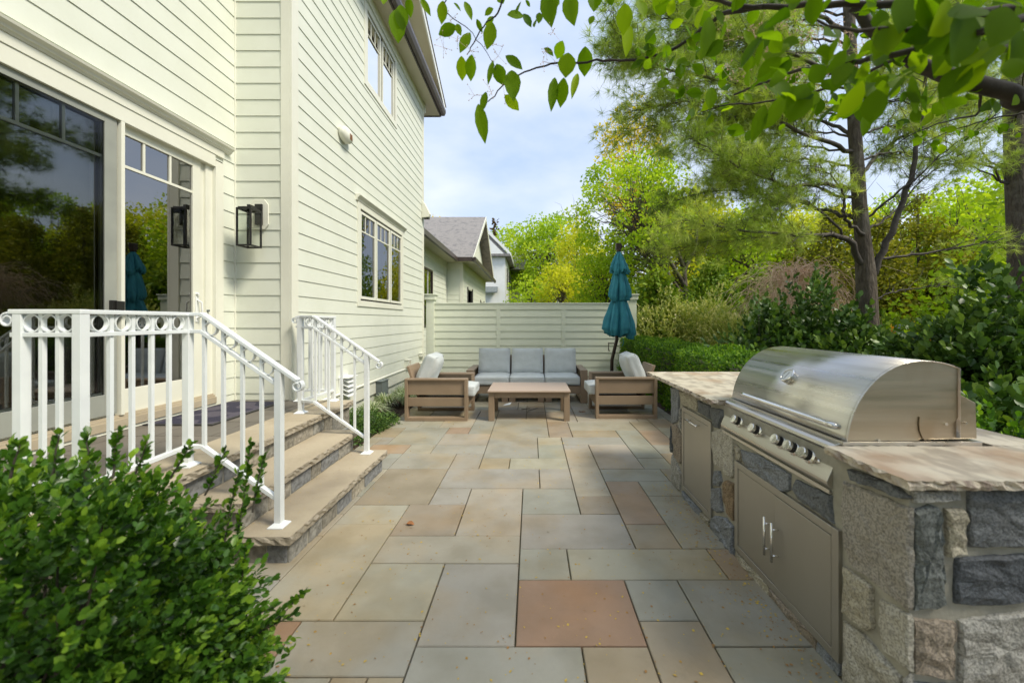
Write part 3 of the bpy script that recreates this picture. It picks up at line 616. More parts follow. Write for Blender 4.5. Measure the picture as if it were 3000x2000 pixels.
g = MB(); g.box(X-.03, X-.02, 4.135, 4.17, 1.48, 1.75); g.tube([(X-.02,4.15,1.52),(X+.03,4.15,1.54),(X+.035,4.15,1.6),(X+.03,4.15,1.68),(X-.02,4.15,1.71)], .009, 8); g.cyl((X-.03,4.15,1.77),(X+.0,4.15,1.77),.014,12); obj('handle', g, M['white'], door, bevel=.002)
g = MB(); g.cyl((X-.03,4.28,1.60),(X-.0,4.28,1.60),.012,12); obj('bolt', g, M['greybox'], door)
# dim room behind the door
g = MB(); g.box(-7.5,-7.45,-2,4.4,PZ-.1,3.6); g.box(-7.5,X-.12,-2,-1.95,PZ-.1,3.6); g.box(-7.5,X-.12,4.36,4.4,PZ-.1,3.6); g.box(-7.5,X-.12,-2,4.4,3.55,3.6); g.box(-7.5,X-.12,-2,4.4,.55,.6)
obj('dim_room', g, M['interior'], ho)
# trim of a second window above the door, cut by the picture's top edge
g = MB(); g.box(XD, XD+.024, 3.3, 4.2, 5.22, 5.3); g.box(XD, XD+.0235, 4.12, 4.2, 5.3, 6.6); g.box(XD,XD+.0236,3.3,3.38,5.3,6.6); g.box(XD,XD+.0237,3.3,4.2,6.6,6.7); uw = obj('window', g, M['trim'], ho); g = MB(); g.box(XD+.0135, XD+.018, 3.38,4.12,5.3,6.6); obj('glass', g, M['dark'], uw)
# ------------------------------------------------------------------ things fixed to the house
t = thing('wall_lantern', 'black box lantern with clear panes on an octagonal plate beside the sliding door', 'lantern', (-3.15, 4.64, 2.5))
g = MB(); cx, cz, rx_, rz_ = -3.155, 2.725, .108, .175
oc = [(cx+a*rx_, 4.635, cz+b*rz_) for a, b in ((-.55,-1),(.55,-1),(1,-.65),(1,.65),(.55,1),(-.55,1),(-1,.65),(-1,-.65))]
g.prism(oc, (0,-.018,0)); obj('back_plate', g, M['trim'], t, bevel=.004)
g = MB(); x0,x1,y0,y1,z0,z1 = -3.235,-3.07,4.36,4.545,2.315,2.735; s = .017
for xx in (x0, x1-s):
    for yy in (y0, y1-s): g.box(xx, xx+s, yy, yy+s, z0+s, z1-s)
for zz in (z0, z1-s):
    g.box(x0,x1,y0,y0+s,zz,zz+s); g.box(x0,x1,y1-s,y1,zz,zz+s); g.box(x0,x0+s,y0+s,y1-s,zz,zz+s); g.box(x1-s,x1,y0+s,y1-s,zz,zz+s)
g.box(x0+.012,x1-.012,y0+.012,y1-.012,z1,z1+.014); g.cyl((-3.152,4.45,z1+.012),(-3.152,4.45,z1+.035),.008,10)
obj('cage', g, M['black'], t, bevel=.0015)
g = MB(); g.box(-3.195,-3.11,4.6,4.617,2.6,2.84); g.box(-3.17,-3.135,4.44,4.602,2.745,2.79); obj('arm', g, M['black'], t, bevel=.002)
g = MB()
for q in (((x0+.003,y0+.01,z0),(x0+.003,y1-.01,z0),(x0+.003,y1-.01,z1),(x0+.003,y0+.01,z1)),((x1-.003,y0+.01,z0),(x1-.003,y1-.01,z0),(x1-.003,y1-.01,z1),(x1-.003,y0+.01,z1)),((x0,y0+.003,z0),(x1,y0+.003,z0),(x1,y0+.003,z1),(x0,y0+.003,z1))): g.add(q, [(0,1,2,3)])
M['pane'] = glassmat('clear_pane', (.9,.93,.9), 1.35); obj('pane', g, M['pane'], t)
g = MB(); g.lathe((-3.152,4.45,2.52),[(.012,0),(.022,.03),(.024,.07),(.012,.11),(.012,.15)],12); obj('bulb', g, M['pane'], t, smooth=True); g = MB(); g.cyl((-3.152,4.45,2.67),(-3.152,4.45,2.745),.017,12); obj('socket', g, M['black'], t)
t = thing('alarm_siren', 'beige oval alarm siren high on the siding between the two windows', 'siren', (-2.78, 5.9, 4.24))
g = MB(); prof = [(.0,.0),(.17,0),(.185,.015),(.185,.06),(.17,.085),(.0,.09)]
vs = []; n = 28
for r_, d_ in prof:
    for k in range(n):
        a = 2*math.pi*k/n; vs.append((XW+.012+d_, 5.9+r_*math.cos(a)*.86, 4.24+r_*math.sin(a)*.62))
g.add(vs, [(i*n+k, i*n+(k+1)%n, (i+1)*n+(k+1)%n, (i+1)*n+k) for i in range(len(prof)-1) for k in range(n)]); obj('body', g, M['trim'], t, smooth=True)
g = MB()
for k in range(5): g.box(XW+.095, XW+.106, 5.935, 6.01, 4.20+k*.018, 4.208+k*.018)
obj('grille', g, M['leafbrown'], t)
t = thing('floodlight', 'small beige wedge-shaped light at the far top of the house corner below the eave', 'floodlight', (-2.78, 10.2, 4.2))
g = MB(); g.prism([(XW+.01,10.15,4.12),(XW+.19,10.15,4.14),(XW+.22,10.15,4.22),(XW+.08,10.15,4.5),(XW+.01,10.15,4.56)], (0,.14,0)); obj('body', g, M['trim'], t, bevel=.012)
g = MB(); g.box(XW+.05,XW+.185,10.165,10.275,4.105,4.125); obj('lens', g, M['black'], t)
t = thing('outlet_box', 'cream covered outlet box low on the siding behind the left armchair', 'outlet', (-2.78, 8.9, .5))
g = MB(); g.box(XW+.01,XW+.10,8.80,8.98,.455,.62); g.box(XW+.01,XW+.115,8.785,8.995,.62,.635); obj('cover', g, M['trim'], t, bevel=.006); g = MB(); g.box(XW+.1,XW+.106,8.84,8.94,.48,.53); g.box(XW+.1,XW+.106,8.84,8.94,.55,.60); obj('socket', g, M['soffit'], t)
t = thing('outlet_box', 'wider cream outlet box at the far end of the siding above the chair back', 'outlet', (-2.78, 10.0, .75)); g = MB(); g.box(XW+.01,XW+.09,9.9,10.18,.60,.68); g.box(XW+.01,XW+.10,9.89,10.19,.68,.69); obj('cover', g, M['trim'], t, bevel=.004)
t = thing('dryer_vent', 'white louvred dryer vent on the siding behind the far stair railing', 'vent', (-2.78, 5.9, .5))
g = MB(); g.box(XW+.01,XW+.03,5.77,6.07,.36,.66); g.box(XW+.01,XW+.16,5.765,6.075,.655,.67); g.box(XW+.03,XW+.07,5.77,5.785,.36,.655); g.box(XW+.03,XW+.07,6.055,6.07,.36,.655); obj('hood', g, M['white'], t, bevel=.002)
g = MB()
for k in range(4): z = .60 - k*.068; g.prism([(XW+.06,5.785,z+.04),(XW+.15,5.785,z-.005),(XW+.15,5.785,z-.012),(XW+.055,5.785,z+.033)], (0,.27,0))
obj('louvre', g, M['white'], t)
t = thing('utility_box', 'small grey metal utility box mounted low on the skirt board above the plants', 'utility box', (-2.77, 7.2, .25))
g = MB(); g.box(XW+.02,XW+.14,7.12,7.42,.14,.40); g.box(XW+.018,XW+.155,7.10,7.44,.40,.415); obj('body', g, M['greybox'], t, bevel=.006); g = MB(); g.cyl((XW+.07,7.27,-.03),(XW+.07,7.27,.14),.018,10); obj('conduit', g, M['greybox'], t); g = MB(); g.cyl((XW+.06,7.43,.19),(XW+.10,7.5,.19),.02,10); obj('conduit', g, M['greybox'], t)
# ------------------------------------------------------------------ railings
def railing(label, loc, level, slope, posts, scrolls, yoff):
    """level: list of plan points of the level run (top to where the slope starts); slope: (start, end) plan; z follows the stair pitch"""
    t = thing('railing', label, 'railing', loc)
    ZT, PIT = 1.545, .70
    sx0, sx1, sy = slope; zt = lambda x: ZT - max(0, x - sx0)*PIT
    def run(name, dz0, dz1, wd_, m='rail'):
        g = MB()
        L3 = [Vector((p[0],p[1],0)) for p in level] + [Vector((sx0, sy, 0))]
        for i, (a, b) in enumerate(zip(L3, L3[1:])):
            d = (b-a).normalized(); e0 = wd_/2 if i else 0; e1 = wd_/2 if i < len(L3)-2 else .0
            a2 = a - d*e0*.98; b2 = b + d*e1; zc = ZT + (dz0+dz1)/2 - .0006*i; g.beam((a2.x,a2.y,zc),(b2.x,b2.y,zc), wd_, dz1-dz0)
        return g
    g = run('handrail', -.022, 0, .046); xe = sx1 + .12; g.beam((sx0-.004, sy, ZT-.010), (xe, sy, zt(xe)-.010), .0462, .022)
    # scroll end
    c = Vector((xe, sy, zt(xe) - .045)); pts = []
    for k in range(26):
        a = R(62) - R(19)*k; rr = .034*(1 - k*.021); pts.append(c + Vector((math.cos(a)*rr, 0, math.sin(a)*rr)))
    for a, b in zip(pts, pts[1:]): g.beam(a - (b-a)*.15, b + (b-a)*.15, .040, .010, up=(b-a).cross(Vector((0,1,0))))
    hr = obj('handrail', g, M['rail'], t, bevel=.004)
    for (p, dx, dy) in scrolls:
        g = MB(); c = Vector((p[0], p[1], ZT-.05)); pts = []; dv = Vector((dx,dy,0))
        for k in range(22):
            a = R(90) - R(20)*k; rr = .034*(1-k*.024); pts.append(c + dv*(math.cos(a)*rr) + Vector((0,0,math.sin(a)*rr)))
        for a, b in zip(pts, pts[1:]): g.beam(a, b, .040, .008, up=(b-a).cross(dv.cross(Vector((0,0,1)))))
        obj('scroll', g, M['rail'], hr, bevel=.002)
    g = run('upper_rail', -.131, -.109, .030); g.beam((sx0-.003, sy, ZT-.125), (sx1-.02, sy, zt(sx1-.02)-.125), .0302, .022); obj('upper_rail', g, M['rail'], t, bevel=.002)
    g = MB(); L3 = [Vector((p[0],p[1],.695)) for p in level] + [Vector((sx0, sy, .695))]
    for i,(a, b) in enumerate(zip(L3, L3[1:])): g.beam(a+Vector((0,0,-.0005*i)), b+Vector((0,0,-.0005*i)), .032, .024)
    g.beam((sx0-.003, sy, .695), (sx1-.02, sy, .695 - (sx1-.02-sx0)*PIT), .0322, .024); obj('bottom_rail', g, M['rail'], t, bevel=.002)
    for (x, y, zb, zt_, s) in posts:
        g = MB(); g.box(x-s/2, x+s/2, y-s/2, y+s/2, zb+.004, zt_); p = obj('post', g, M['rail'], t, bevel=.002)
        g = MB(); q = .048
        g.add([(x-q,y-q,zb+.001),(x+q,y-q,zb+.001),(x+q,y+q,zb+.001),(x-q,y+q,zb+.001),(x-q,y-q,zb+.008),(x+q,y-q,zb+.008),(x+q,y+q,zb+.008),(x-q,y+q,zb+.008),(x-s/2-.002,y-s/2-.002,zb+.026),(x+s/2+.002,y-s/2-.002,zb+.026),(x+s/2+.002,y+s/2+.002,zb+.026),(x-s/2-.002,y+s/2+.002,zb+.026)],
              [(0,1,5,4),(1,2,6,5),(2,3,7,6),(3,0,4,7),(4,5,9,8),(5,6,10,9),(6,7,11,10),(7,4,8,11),(8,9,10,11),(3,2,1,0)])
        obj('base_plate', g, M['rail'], p)
    def bal(x, y, z0, z1): g = MB(); g.box(x-.0095, x+.0095, y-.0095, y+.0095, z0, z1); obj('baluster', g, M['rail'], t)
    for (a, b, n) in level_runs[label[:4]]:
        a = Vector((*a, 0)); b = Vector((*b, 0)); d = (b-a).normalized(); nr = d.cross(Vector((0,0,1)))
        for k in range(n):
            c = a.lerp(b, (k+.5)/n); g = MB(); g.ring((c.x, c.y, ZT-.0655), .0435, .006, .022, nr); obj('ring', g, M['rail'], t, smooth=False)
            if k: c = a.lerp(b, k/n); bal(c.x, c.y, .70, ZT-.018)
    n = 4; span = sx1 - sx0
    for k in range(n+1):
        f = (k+.45)/n*.98
        if f < 1:
            x = sx0 + span*f; g = MB(); g.ring((x, sy, zt(x)-.067), .0435, .006, .022, (0,1,0)); obj('ring', g, M['rail'], t)
    for k in range(n):
        x = sx0 + span*(k+.0)/n + .01; bal(x, sy, .695-(x-sx0)*PIT, zt(x)-.02)
    return t
level_runs = {'whit': [((-2.43,1.90),(-2.15,1.90),3), ((-2.15,1.92),(-2.18,2.53),5)], 'wind': [((-2.68,4.58),(-2.28,4.58),3), ((-2.28,4.56),(-2.29,4.02),4)]}
level_runs['whit'] = [((-2.41,1.90),(-2.17,1.90),3), ((-2.152,1.925),(-2.178,2.505),5)]
railing('white metal railing at the front of the landing with rings under its handrail', (-2.15,2.2,PZ), [(-2.47,1.90),(-2.148,1.90),(-2.18,2.53)], (-2.085,-1.60,2.53),
        [(-2.43,1.90,PZ,1.525,.042),(-2.148,1.90,PZ,1.527,.042),(-2.18,2.53,PZ,1.527,.042),(-1.60,2.53,.19,1.185,.042)], [((-2.48,1.90),-1,0)], 0)
railing('winding white metal railing on the far side of the steps next to the house wall', (-2.3,4.2,PZ), [(-2.70,4.575),(-2.272,4.575),(-2.30,3.98)], (-2.13,-1.615,3.915),
        [(-2.66,4.575,PZ,1.525,.042),(-2.272,4.575,PZ,1.527,.042),(-2.30,3.98,PZ,1.527,.042),(-1.615,3.915,.19,1.165,.042)], [((-2.71,4.575),-1,0)], 0)
# ------------------------------------------------------------------ doormat
g = MB(); 
t = thing('doormat', 'dark blue patchwork doormat lying on the landing before the sliding door', 'doormat', (-3.12,4.03,PZ))
g.box(-3.40,-2.84,3.54,4.50,PZ-.001,PZ+.010); obj('pile', g, M['doormat'], t, bevel=.003)
g = MB(); z0, z1 = PZ-.0015, PZ+.007
g.box(-3.43,-2.81,3.51,3.541,z0,z1); g.box(-3.43,-2.81,4.499,4.53,z0,z1); g.box(-3.43,-3.399,3.541,4.499,z0,z1); g.box(-2.841,-2.81,3.541,4.499,z0,z1); obj('rubber_rim', g, M['rubber'], t, bevel=.002)
# ------------------------------------------------------------------ privacy fence
FY = 10.62
t = thing('privacy_fence', 'pale green horizontal-board privacy fence with square posts behind the sofa', 'fence', (0, FY, 0))
g = MB(); siding(g, (0,FY,0), (1,0,0), (0,-1,0), 2.58, .05, 1.80, ex=.19, zr=1.79, t0=.002, t1=.02, u0=-2.57, gap=.006); obj('boards', g, M['fence'], t, fix=False)
g = MB(); g.box(-2.57, 2.58, FY+.002, FY+.05, .02, 1.93); obj('backing', g, M['fence'], t)
g = MB(); g.box(-2.57, 2.58, FY-.026, FY+.0015, 1.795, 1.94); g.box(-2.57,2.58,FY-.0255,FY+.001,.03,.12); obj('rail', g, M['fence'], t, bevel=.003)
for x in (-.923, .814):
    g = MB(); g.box(x, x+.10, FY-.028, FY+.0012, .121, 1.794); obj('batten', g, M['fence'], t, bevel=.003)
g = MB(); g.box(-2.57, 2.58, FY-.045, FY+.085, 1.9405, 1.972); obj('cap_rail', g, M['fence'], t, bevel=.004)
for x in (-2.78, 2.58):
    g = MB(); g.box(x, x+.21, FY-.09, FY+.12, -.03, 2.07); p = obj('post', g, M['fence'], t, bevel=.004)
    g = MB(); g.box(x-.035, x+.245, FY-.125, FY+.155, 2.05, 2.17); g.box(x-.06, x+.27, FY-.15, FY+.18, 2.1705, 2.20); obj('post_cap', g, M['fence'], p, bevel=.006)
# ------------------------------------------------------------------ outdoor furniture
def cushion(w_, d_, h_, puff=.42, n=10, corner=.06, ripple=1.0, seed=0):
    """rounded, stuffed box; w along x, d along y, h (thin) along z, centred"""
    r = random.Random(seed); ph = [r.random()*6.28 for _ in range(6)]
    bm = bmesh.new(); bmesh.ops.create_cube(bm, size=2); bmesh.ops.subdivide_edges(bm, edges=bm.edges, cuts=n, use_grid_fill=True)
    vs = []
    for v in bm.verts:
        x, y, z = v.co
        e = max(abs(x), abs(y)); body = (1-abs(x)**5)*(1-abs(y)**5)
        zz = z*((1-puff) + puff*body**.6)*h_/2
        side = 1 - .5*(abs(z)**4)*corner
        xx = x*w_/2*(1 - .025*(1-y*y)*(1-abs(z))) * side; yy = y*d_/2*(1 - .025*(1-x*x)*(1-abs(z))) * side
        rr = .010*ripple*(math.sin(5*x+ph[0])*math.sin(4*y+ph[1]) + .6*math.sin(9*y+ph[2]+3*x))*e*h_*3
        vs.append((xx, yy, zz + (rr if abs(z) > .9 else 0)))
    fs = [tuple(q.index for q in f.verts) for f in bm.faces]; bm.verts.ensure_lookup_table(); bm.free(); return vs, fs
def put_cushion(name, parent, size, loc, rot, **k):
    vs, fs = cushion(*size, **k); Mx = Matrix.Translation(Vector(loc)) @ Matrix.Rotation(rot[2], 4, 'Z') @ Matrix.Rotation(rot[1], 4, 'Y') @ Matrix.Rotation(rot[0], 4, 'X')
    g = MB(); g.add([Mx @ Vector(v) for v in vs], fs)
    c = obj(name, g, M['fabric'], parent, smooth=True, sub=1)
    # piping along the two seams
    pg = MB(); w_, d_, h_ = size
    for s in (-1, 1):
        pts = []
        for k2 in range(41):
            a = k2/40*4; e = int(a) % 4; f = a-int(a); cor = [(-1,-1),(1,-1),(1,1),(-1,1)]; p, q = cor[e], cor[(e+1)%4]; x = p[0]+(q[0]-p[0])*f; y = p[1]+(q[1]-p[1])*f
            pf = (1-k.get('puff',.42)); pts.append(Mx @ Vector((x*w_/2*.97*(1-.01*(1-y*y)), y*d_/2*.97*(1-.01*(1-x*x)), s*h_/2*pf*.97)))
        pg.tube(pts, .0045, 5, cap=False)
    obj('piping', pg, M['fabric'], c, smooth=True, fix=False); return c
# sofa
S0 = (-.075, 7.7, 0); t = thing('sofa', 'three-seat taupe lumber sofa with grey cushions before the fence', 'sofa', S0)
x0, x1, yf, yb = -1.178, 1.028, 7.225, 8.13
for xa, xb in ((x0, x0+.125), (x1-.125, x1)):
    g = MB(); g.box(xa, xb, yf, yf+.045, .0, .565); g.box(xa, xb, yb-.045, yb, 0, .565); g.box(xa, xb, yf, yb, .5652, .597); g.box(xa+.04, xb-.04, yf+.045, yb-.045, .36, .545); g.box(xa+.04, xb-.04, yf+.045, yb-.045, .2, .31); g.box(xa, xb, yf+.045, yb-.045, 0, .04)
    obj('arm', g, M['wood'], t, bevel=.004)
g = MB(); g.box(x0+.125, x1-.125, yf+.03, yf+.06, .17, .305); g.box(x0+.125, x1-.125, yb-.09, yb-.05, .17, .305); g.box(x0+.125,x1-.125,yf+.06,yb-.09,.26,.285); obj('seat_frame', g, M['wood'], t, bevel=.003)
g = MB(); g.prism([(x0+.125,yb-.14,.30),(x0+.125,yb-.11,.30),(x0+.125,yb+.02,.80),(x0+.125,yb-.02,.80)], (x1-x0-.25,0,0)); obj('back_frame', g, M['wood'], t, bevel=.003)
for px in (793, 857, 1105, 1170):
    xx = (1200+px/2.94-VX)*7.32/F; g = MB(); g.box(xx, xx+.115, 7.31, 7.345, 0, .171); g.box(xx, xx+.115, yb-.1, yb-.06, 0, .171); obj('leg', g, M['wood'], t, bevel=.003)
cw = (x1-x0-.25)/3
for k in range(3):
    put_cushion('seat_cushion', t, (cw*.995, .72, .185), (x0+.125+cw*(k+.5), yf+.36, .397), (0,0,0), seed=k, puff=.3)
    put_cushion('back_cushion', t, (cw*.96, .50, .22), (x0+.125+cw*(k+.5), yb-.215, .70), (R(76),0,0), seed=k+5, puff=.45)
# armchair (built facing +X around its own origin)
def armchair(label, loc, rz):
    t = thing('armchair', label, 'armchair', (0,0,0), 'matching lumber armchairs either side of the coffee table')
    D, W_ = .935, .80
    for s in (-1, 1):
        yo = s*W_/2; ya, yb_ = (yo, yo - s*.115); g = MB()
        for a in (-D/2, D/2-.045): g.box(a, a+.045, ya, yb_, 0, .60)
        g.box(-D/2, D/2, ya, yb_, .6002, .628); g.box(-D/2+.045, D/2-.045, ya, yb_, .0, .052); 
        fr = obj('side_frame', g, M['wood'], t, bevel=.004)
        g = MB(); g.box(-D/2+.045, D/2-.045, yo-s*.03, yo-s*.06, .385, .5995); g.box(-D/2+.045, D/2-.045, yo-s*.0301, yo-s*.0601, .215, .345); obj('panel', g, M['wood'], fr, bevel=.003)
    g = MB(); g.box(D/2-.03, D/2, -W_/2+.115, W_/2-.115, .20, .33); g.box(-D/2+.1, D/2-.03, -W_/2+.115, W_/2-.115, .28, .30); obj('seat_frame', g, M['wood'], t, bevel=.003)
    g = MB(); g.prism([(-D/2+.17,-W_/2+.115,.28),(-D/2+.205,-W_/2+.115,.28),(-D/2+.03,-W_/2+.115,.80),(-D/2-.01,-W_/2+.115,.80)], (0,W_-.23,0)); obj('back_frame', g, M['wood'], t, bevel=.004)
    put_cushion('seat_cushion', t, (.76, W_-.24, .19), (D/2-.28, 0, .42), (0,0,0), seed=11, puff=.32)
    put_cushion('back_cushion', t, (.56, W_-.22, .27), (-D/2+.275, 0, .70), (0,R(-68),0), seed=12, puff=.5)
    t.location = loc; t.rotation_euler = (0,0,rz); return t
a1 = armchair('taupe armchair with grey cushions on the left, its back to the house', (-1.418, 6.327, 0), 0)
a2 = dup(a1, (1.456, 6.46, 0), math.pi, 'taupe armchair with grey cushions on the right, its back to the hedge')
# coffee table
t = thing('coffee_table', 'low rectangular taupe coffee table in front of the sofa', 'table', (-.03, 6.3, 0))
g = MB(); g.box(-.645, .585, 5.89, 6.72, .432, .457); obj('tabletop', g, M['tabletop'], t, bevel=.004)
g = MB(); g.box(-.55,.49,5.935,5.96,.345,.4315); g.box(-.55,.49,6.65,6.675,.345,.4315); g.box(-.60,-.575,6.02,6.6,.345,.4315); g.box(.515,.54,6.02,6.6,.345,.4315); obj('apron', g, M['wood'], t, bevel=.002)
for x in (-.635, .49):
    for y in (5.925, 6.60):
        g = MB(); g.box(x, x+.085, y, y+.085, 0, .4315); obj('leg', g, M['wood'], t, bevel=.004)
# closed umbrella
UXc, UYc = at(1813, 0, 9.0).x, 9.0
t = thing('patio_umbrella', 'closed teal cantilever umbrella hanging beside the fence', 'umbrella', (UXc, UYc, 0))
def tier(zt, zb, rt, rb, seed, nf=7, over=.0):
    r = random.Random(seed); n = 108; m = 16; ph = r.random()*6.28; am = [.55+.8*r.random() for _ in range(nf)]; hem = [r.random()*.17 for _ in range(nf)]
    vs = []
    for i in range(m+1):
        f = i/m
        for k in range(n):
            a = 2*math.pi*k/n; q = (a*nf/(2*math.pi)+ph) ; fi = int(q) % nf; fr = q-int(q); lobe = math.sin(math.pi*fr)**.7
            bul = math.sin(math.pi*min(f*1.08,1))*.16
            rad = (rt + (rb-rt)*f**.8)*(1 + bul)*(.50 + .55*lobe*am[fi]*(.25+.75*f)) * (1 if f < .9 else .82) + .022*f*math.sin(2.3*q*6.28+4*f+ph) + .008*math.sin(3*q*6.28+i*.5)*f
            z = zt + (zb-zt)*f + (1-lobe)*.07*f*f + hem[fi]*f*lobe
            vs.append((UXc + rad*math.cos(a), UYc + rad*math.sin(a), z + .012*math.sin(7*a+i)))
    return vs, [(i*n+k, i*n+(k+1)%n, (i+1)*n+(k+1)%n, (i+1)*n+k) for i in range(m) for k in range(n)]
cn = MB()
for zt, zb, rt, rb, sd_ in ((3.06, 2.50, .05, .235, 1), (2.66, 1.88, .16, .27, 2), (2.08, 1.06, .19, .35, 5)):
    v, f = tier(zt, zb, rt, rb, sd_); cn.add(v, f)
o = obj('canopy', cn, M['canvas'], t, smooth=True, fix=False); sm = o.modifiers.new('s', 'SOLIDIFY'); sm.thickness = .004
g = MB(); pb = at(1796,1086,9.0); g.tube([(pb.x-.01, UYc+.12, .02),(pb.x, UYc+.12, .6),(UXc-.03,UYc+.09,1.05),(UXc,UYc+.02,2.2),(UXc,UYc,3.08)], [.04,.04,.038,.034,.028], 12); obj('pole', g, M['bronze'], t, smooth=True)
g = MB(); g.lathe((UXc,UYc,3.05),[(.05,0),(.055,.05),(.03,.09)],14); g.box(UXc-.07,UXc+.05,UYc-.05,UYc+.05,3.10,3.24); g.cyl((UXc+.05,UYc-.0,3.17),(UXc+.075,UYc,3.17),.045,12); obj('tilt_head', g, M['bronze'], t, bevel=.01)
g = MB(); q = at(1785, 1003, 9); g.cyl((UXc-.06,UYc+.08,.98),(q.x,UYc+.08,.98),.012,8); g.cyl((q.x,UYc+.08,1.0),(q.x,UYc+.08,.82),.011,8); g.cyl((q.x,UYc+.08,.82),(q.x-.0,UYc-.02,.82),.014,8); obj('crank', g, M['bronze'], t)
g = MB(); g.tube([(UXc+.07,UYc-.1,1.1),(UXc+.085,UYc-.1,1.0),(UXc+.05,UYc-.1,.93)], .009, 5); obj('strap', g, M['canvas'], t)
g = MB(); g.box(pb.x-.4,pb.x+.4,UYc-.28,UYc+.52,.0,.05); g.box(pb.x-.06,pb.x+.06,UYc+.06,UYc+.18,.05,.16); obj('base', g, M['bronze'], t, bevel=.01)
# ------------------------------------------------------------------ outdoor kitchen island
IX, IY0, IY1, CZ = 1.305, 1.375, 3.68, .955
isl = thing('kitchen_island', 'stone-faced outdoor kitchen island with rough-edged granite counter', 'island', (1.75, 2.6, 0))
g = MB(); g.box(IX, 2.17, IY0, IY1, -.03, CZ-.034); obj('masonry_core', g, M['mortar'], isl)
sm = MB(); sm.cc = (1,1,1)
ZB = lambda x, y: (1900+x/2.6133, 1050+y/2.6133)
ZC = lambda x, y: (1800+x/1.49333, 950+y/1.49333)
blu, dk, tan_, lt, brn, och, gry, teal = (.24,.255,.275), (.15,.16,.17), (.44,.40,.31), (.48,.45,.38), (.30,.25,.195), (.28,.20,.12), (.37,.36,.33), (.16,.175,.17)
def sx(z, pts, col, h=.018):
    P = [onx(*z(*p), IX) for p in pts]; c_m = sum(P, Vector())/len(P); P = [c_m + (p-c_m)*1.035 for p in P]; P = [Vector((IX, min(max(p.y, IY0-.014), IY1-.004), min(p.z, CZ-.04))) for p in P]; stone(sm, P[::-1], (1,0,0) if 0 else (-1,0,0), h*(.8+.5*rs.random()), col, .006, .025)
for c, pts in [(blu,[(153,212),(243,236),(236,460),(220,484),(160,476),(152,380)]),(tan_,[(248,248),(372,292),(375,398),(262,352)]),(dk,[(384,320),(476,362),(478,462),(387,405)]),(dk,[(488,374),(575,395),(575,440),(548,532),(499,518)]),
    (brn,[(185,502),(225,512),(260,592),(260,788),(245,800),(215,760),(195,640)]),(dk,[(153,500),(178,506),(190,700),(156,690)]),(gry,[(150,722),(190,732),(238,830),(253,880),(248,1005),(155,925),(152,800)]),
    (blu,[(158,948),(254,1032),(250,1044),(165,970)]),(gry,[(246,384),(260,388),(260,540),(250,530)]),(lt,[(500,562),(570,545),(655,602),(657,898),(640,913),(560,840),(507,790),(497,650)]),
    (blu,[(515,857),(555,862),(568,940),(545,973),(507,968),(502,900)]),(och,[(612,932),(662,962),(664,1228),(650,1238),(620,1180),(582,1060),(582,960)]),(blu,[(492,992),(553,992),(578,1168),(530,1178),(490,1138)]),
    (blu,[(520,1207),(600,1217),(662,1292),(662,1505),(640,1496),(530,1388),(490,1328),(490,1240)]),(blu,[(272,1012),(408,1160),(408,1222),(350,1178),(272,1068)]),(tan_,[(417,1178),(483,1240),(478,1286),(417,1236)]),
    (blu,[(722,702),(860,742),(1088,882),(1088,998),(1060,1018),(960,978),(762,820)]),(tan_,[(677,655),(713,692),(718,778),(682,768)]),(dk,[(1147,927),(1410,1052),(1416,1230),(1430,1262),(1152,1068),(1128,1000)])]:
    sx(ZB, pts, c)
for c, pts in [(tan_,[(542,992),(688,1142),(683,1188),(562,1058),(537,1028)]),(brn,[(692,1152),(883,1352),(888,1418),(830,1398),(702,1258),(687,1200)]),(blu,[(902,1388),(998,1482),(998,1538),(960,1528),(902,1450)]),
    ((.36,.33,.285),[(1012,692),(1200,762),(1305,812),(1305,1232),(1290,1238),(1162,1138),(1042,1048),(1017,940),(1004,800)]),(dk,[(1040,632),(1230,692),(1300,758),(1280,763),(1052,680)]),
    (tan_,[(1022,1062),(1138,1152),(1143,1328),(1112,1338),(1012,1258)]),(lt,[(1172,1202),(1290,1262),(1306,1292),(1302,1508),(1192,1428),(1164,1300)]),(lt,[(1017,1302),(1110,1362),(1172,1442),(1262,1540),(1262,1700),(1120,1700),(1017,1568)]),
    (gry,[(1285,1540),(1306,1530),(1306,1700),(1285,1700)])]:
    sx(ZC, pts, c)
def sy(pts, col, h=.018):
    P = [at(*ZC(*p), IY0) for p in pts]; c_m = sum(P, Vector())/len(P); P = [c_m + (p-c_m)*1.03 for p in P]; P = [Vector((max(p.x, IX+.003), IY0, min(p.z, CZ-.04))) for p in P]; stone(sm, P, (0,-1,0), h*(.8+.5*rs.random()), col, .006, .025)
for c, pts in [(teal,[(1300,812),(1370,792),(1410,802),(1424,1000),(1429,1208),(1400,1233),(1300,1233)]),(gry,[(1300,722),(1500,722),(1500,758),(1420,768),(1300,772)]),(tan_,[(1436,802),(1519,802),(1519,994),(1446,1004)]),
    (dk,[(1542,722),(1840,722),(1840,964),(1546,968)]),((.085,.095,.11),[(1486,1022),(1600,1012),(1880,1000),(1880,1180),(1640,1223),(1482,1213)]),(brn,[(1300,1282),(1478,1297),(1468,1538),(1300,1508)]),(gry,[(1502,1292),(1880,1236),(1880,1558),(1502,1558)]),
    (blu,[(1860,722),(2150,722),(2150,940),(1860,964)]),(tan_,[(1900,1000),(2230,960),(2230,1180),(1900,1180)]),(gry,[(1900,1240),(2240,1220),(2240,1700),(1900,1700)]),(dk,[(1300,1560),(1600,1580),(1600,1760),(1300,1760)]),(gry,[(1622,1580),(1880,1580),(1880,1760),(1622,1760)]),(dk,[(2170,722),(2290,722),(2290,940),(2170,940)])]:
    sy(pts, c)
yy = IY0
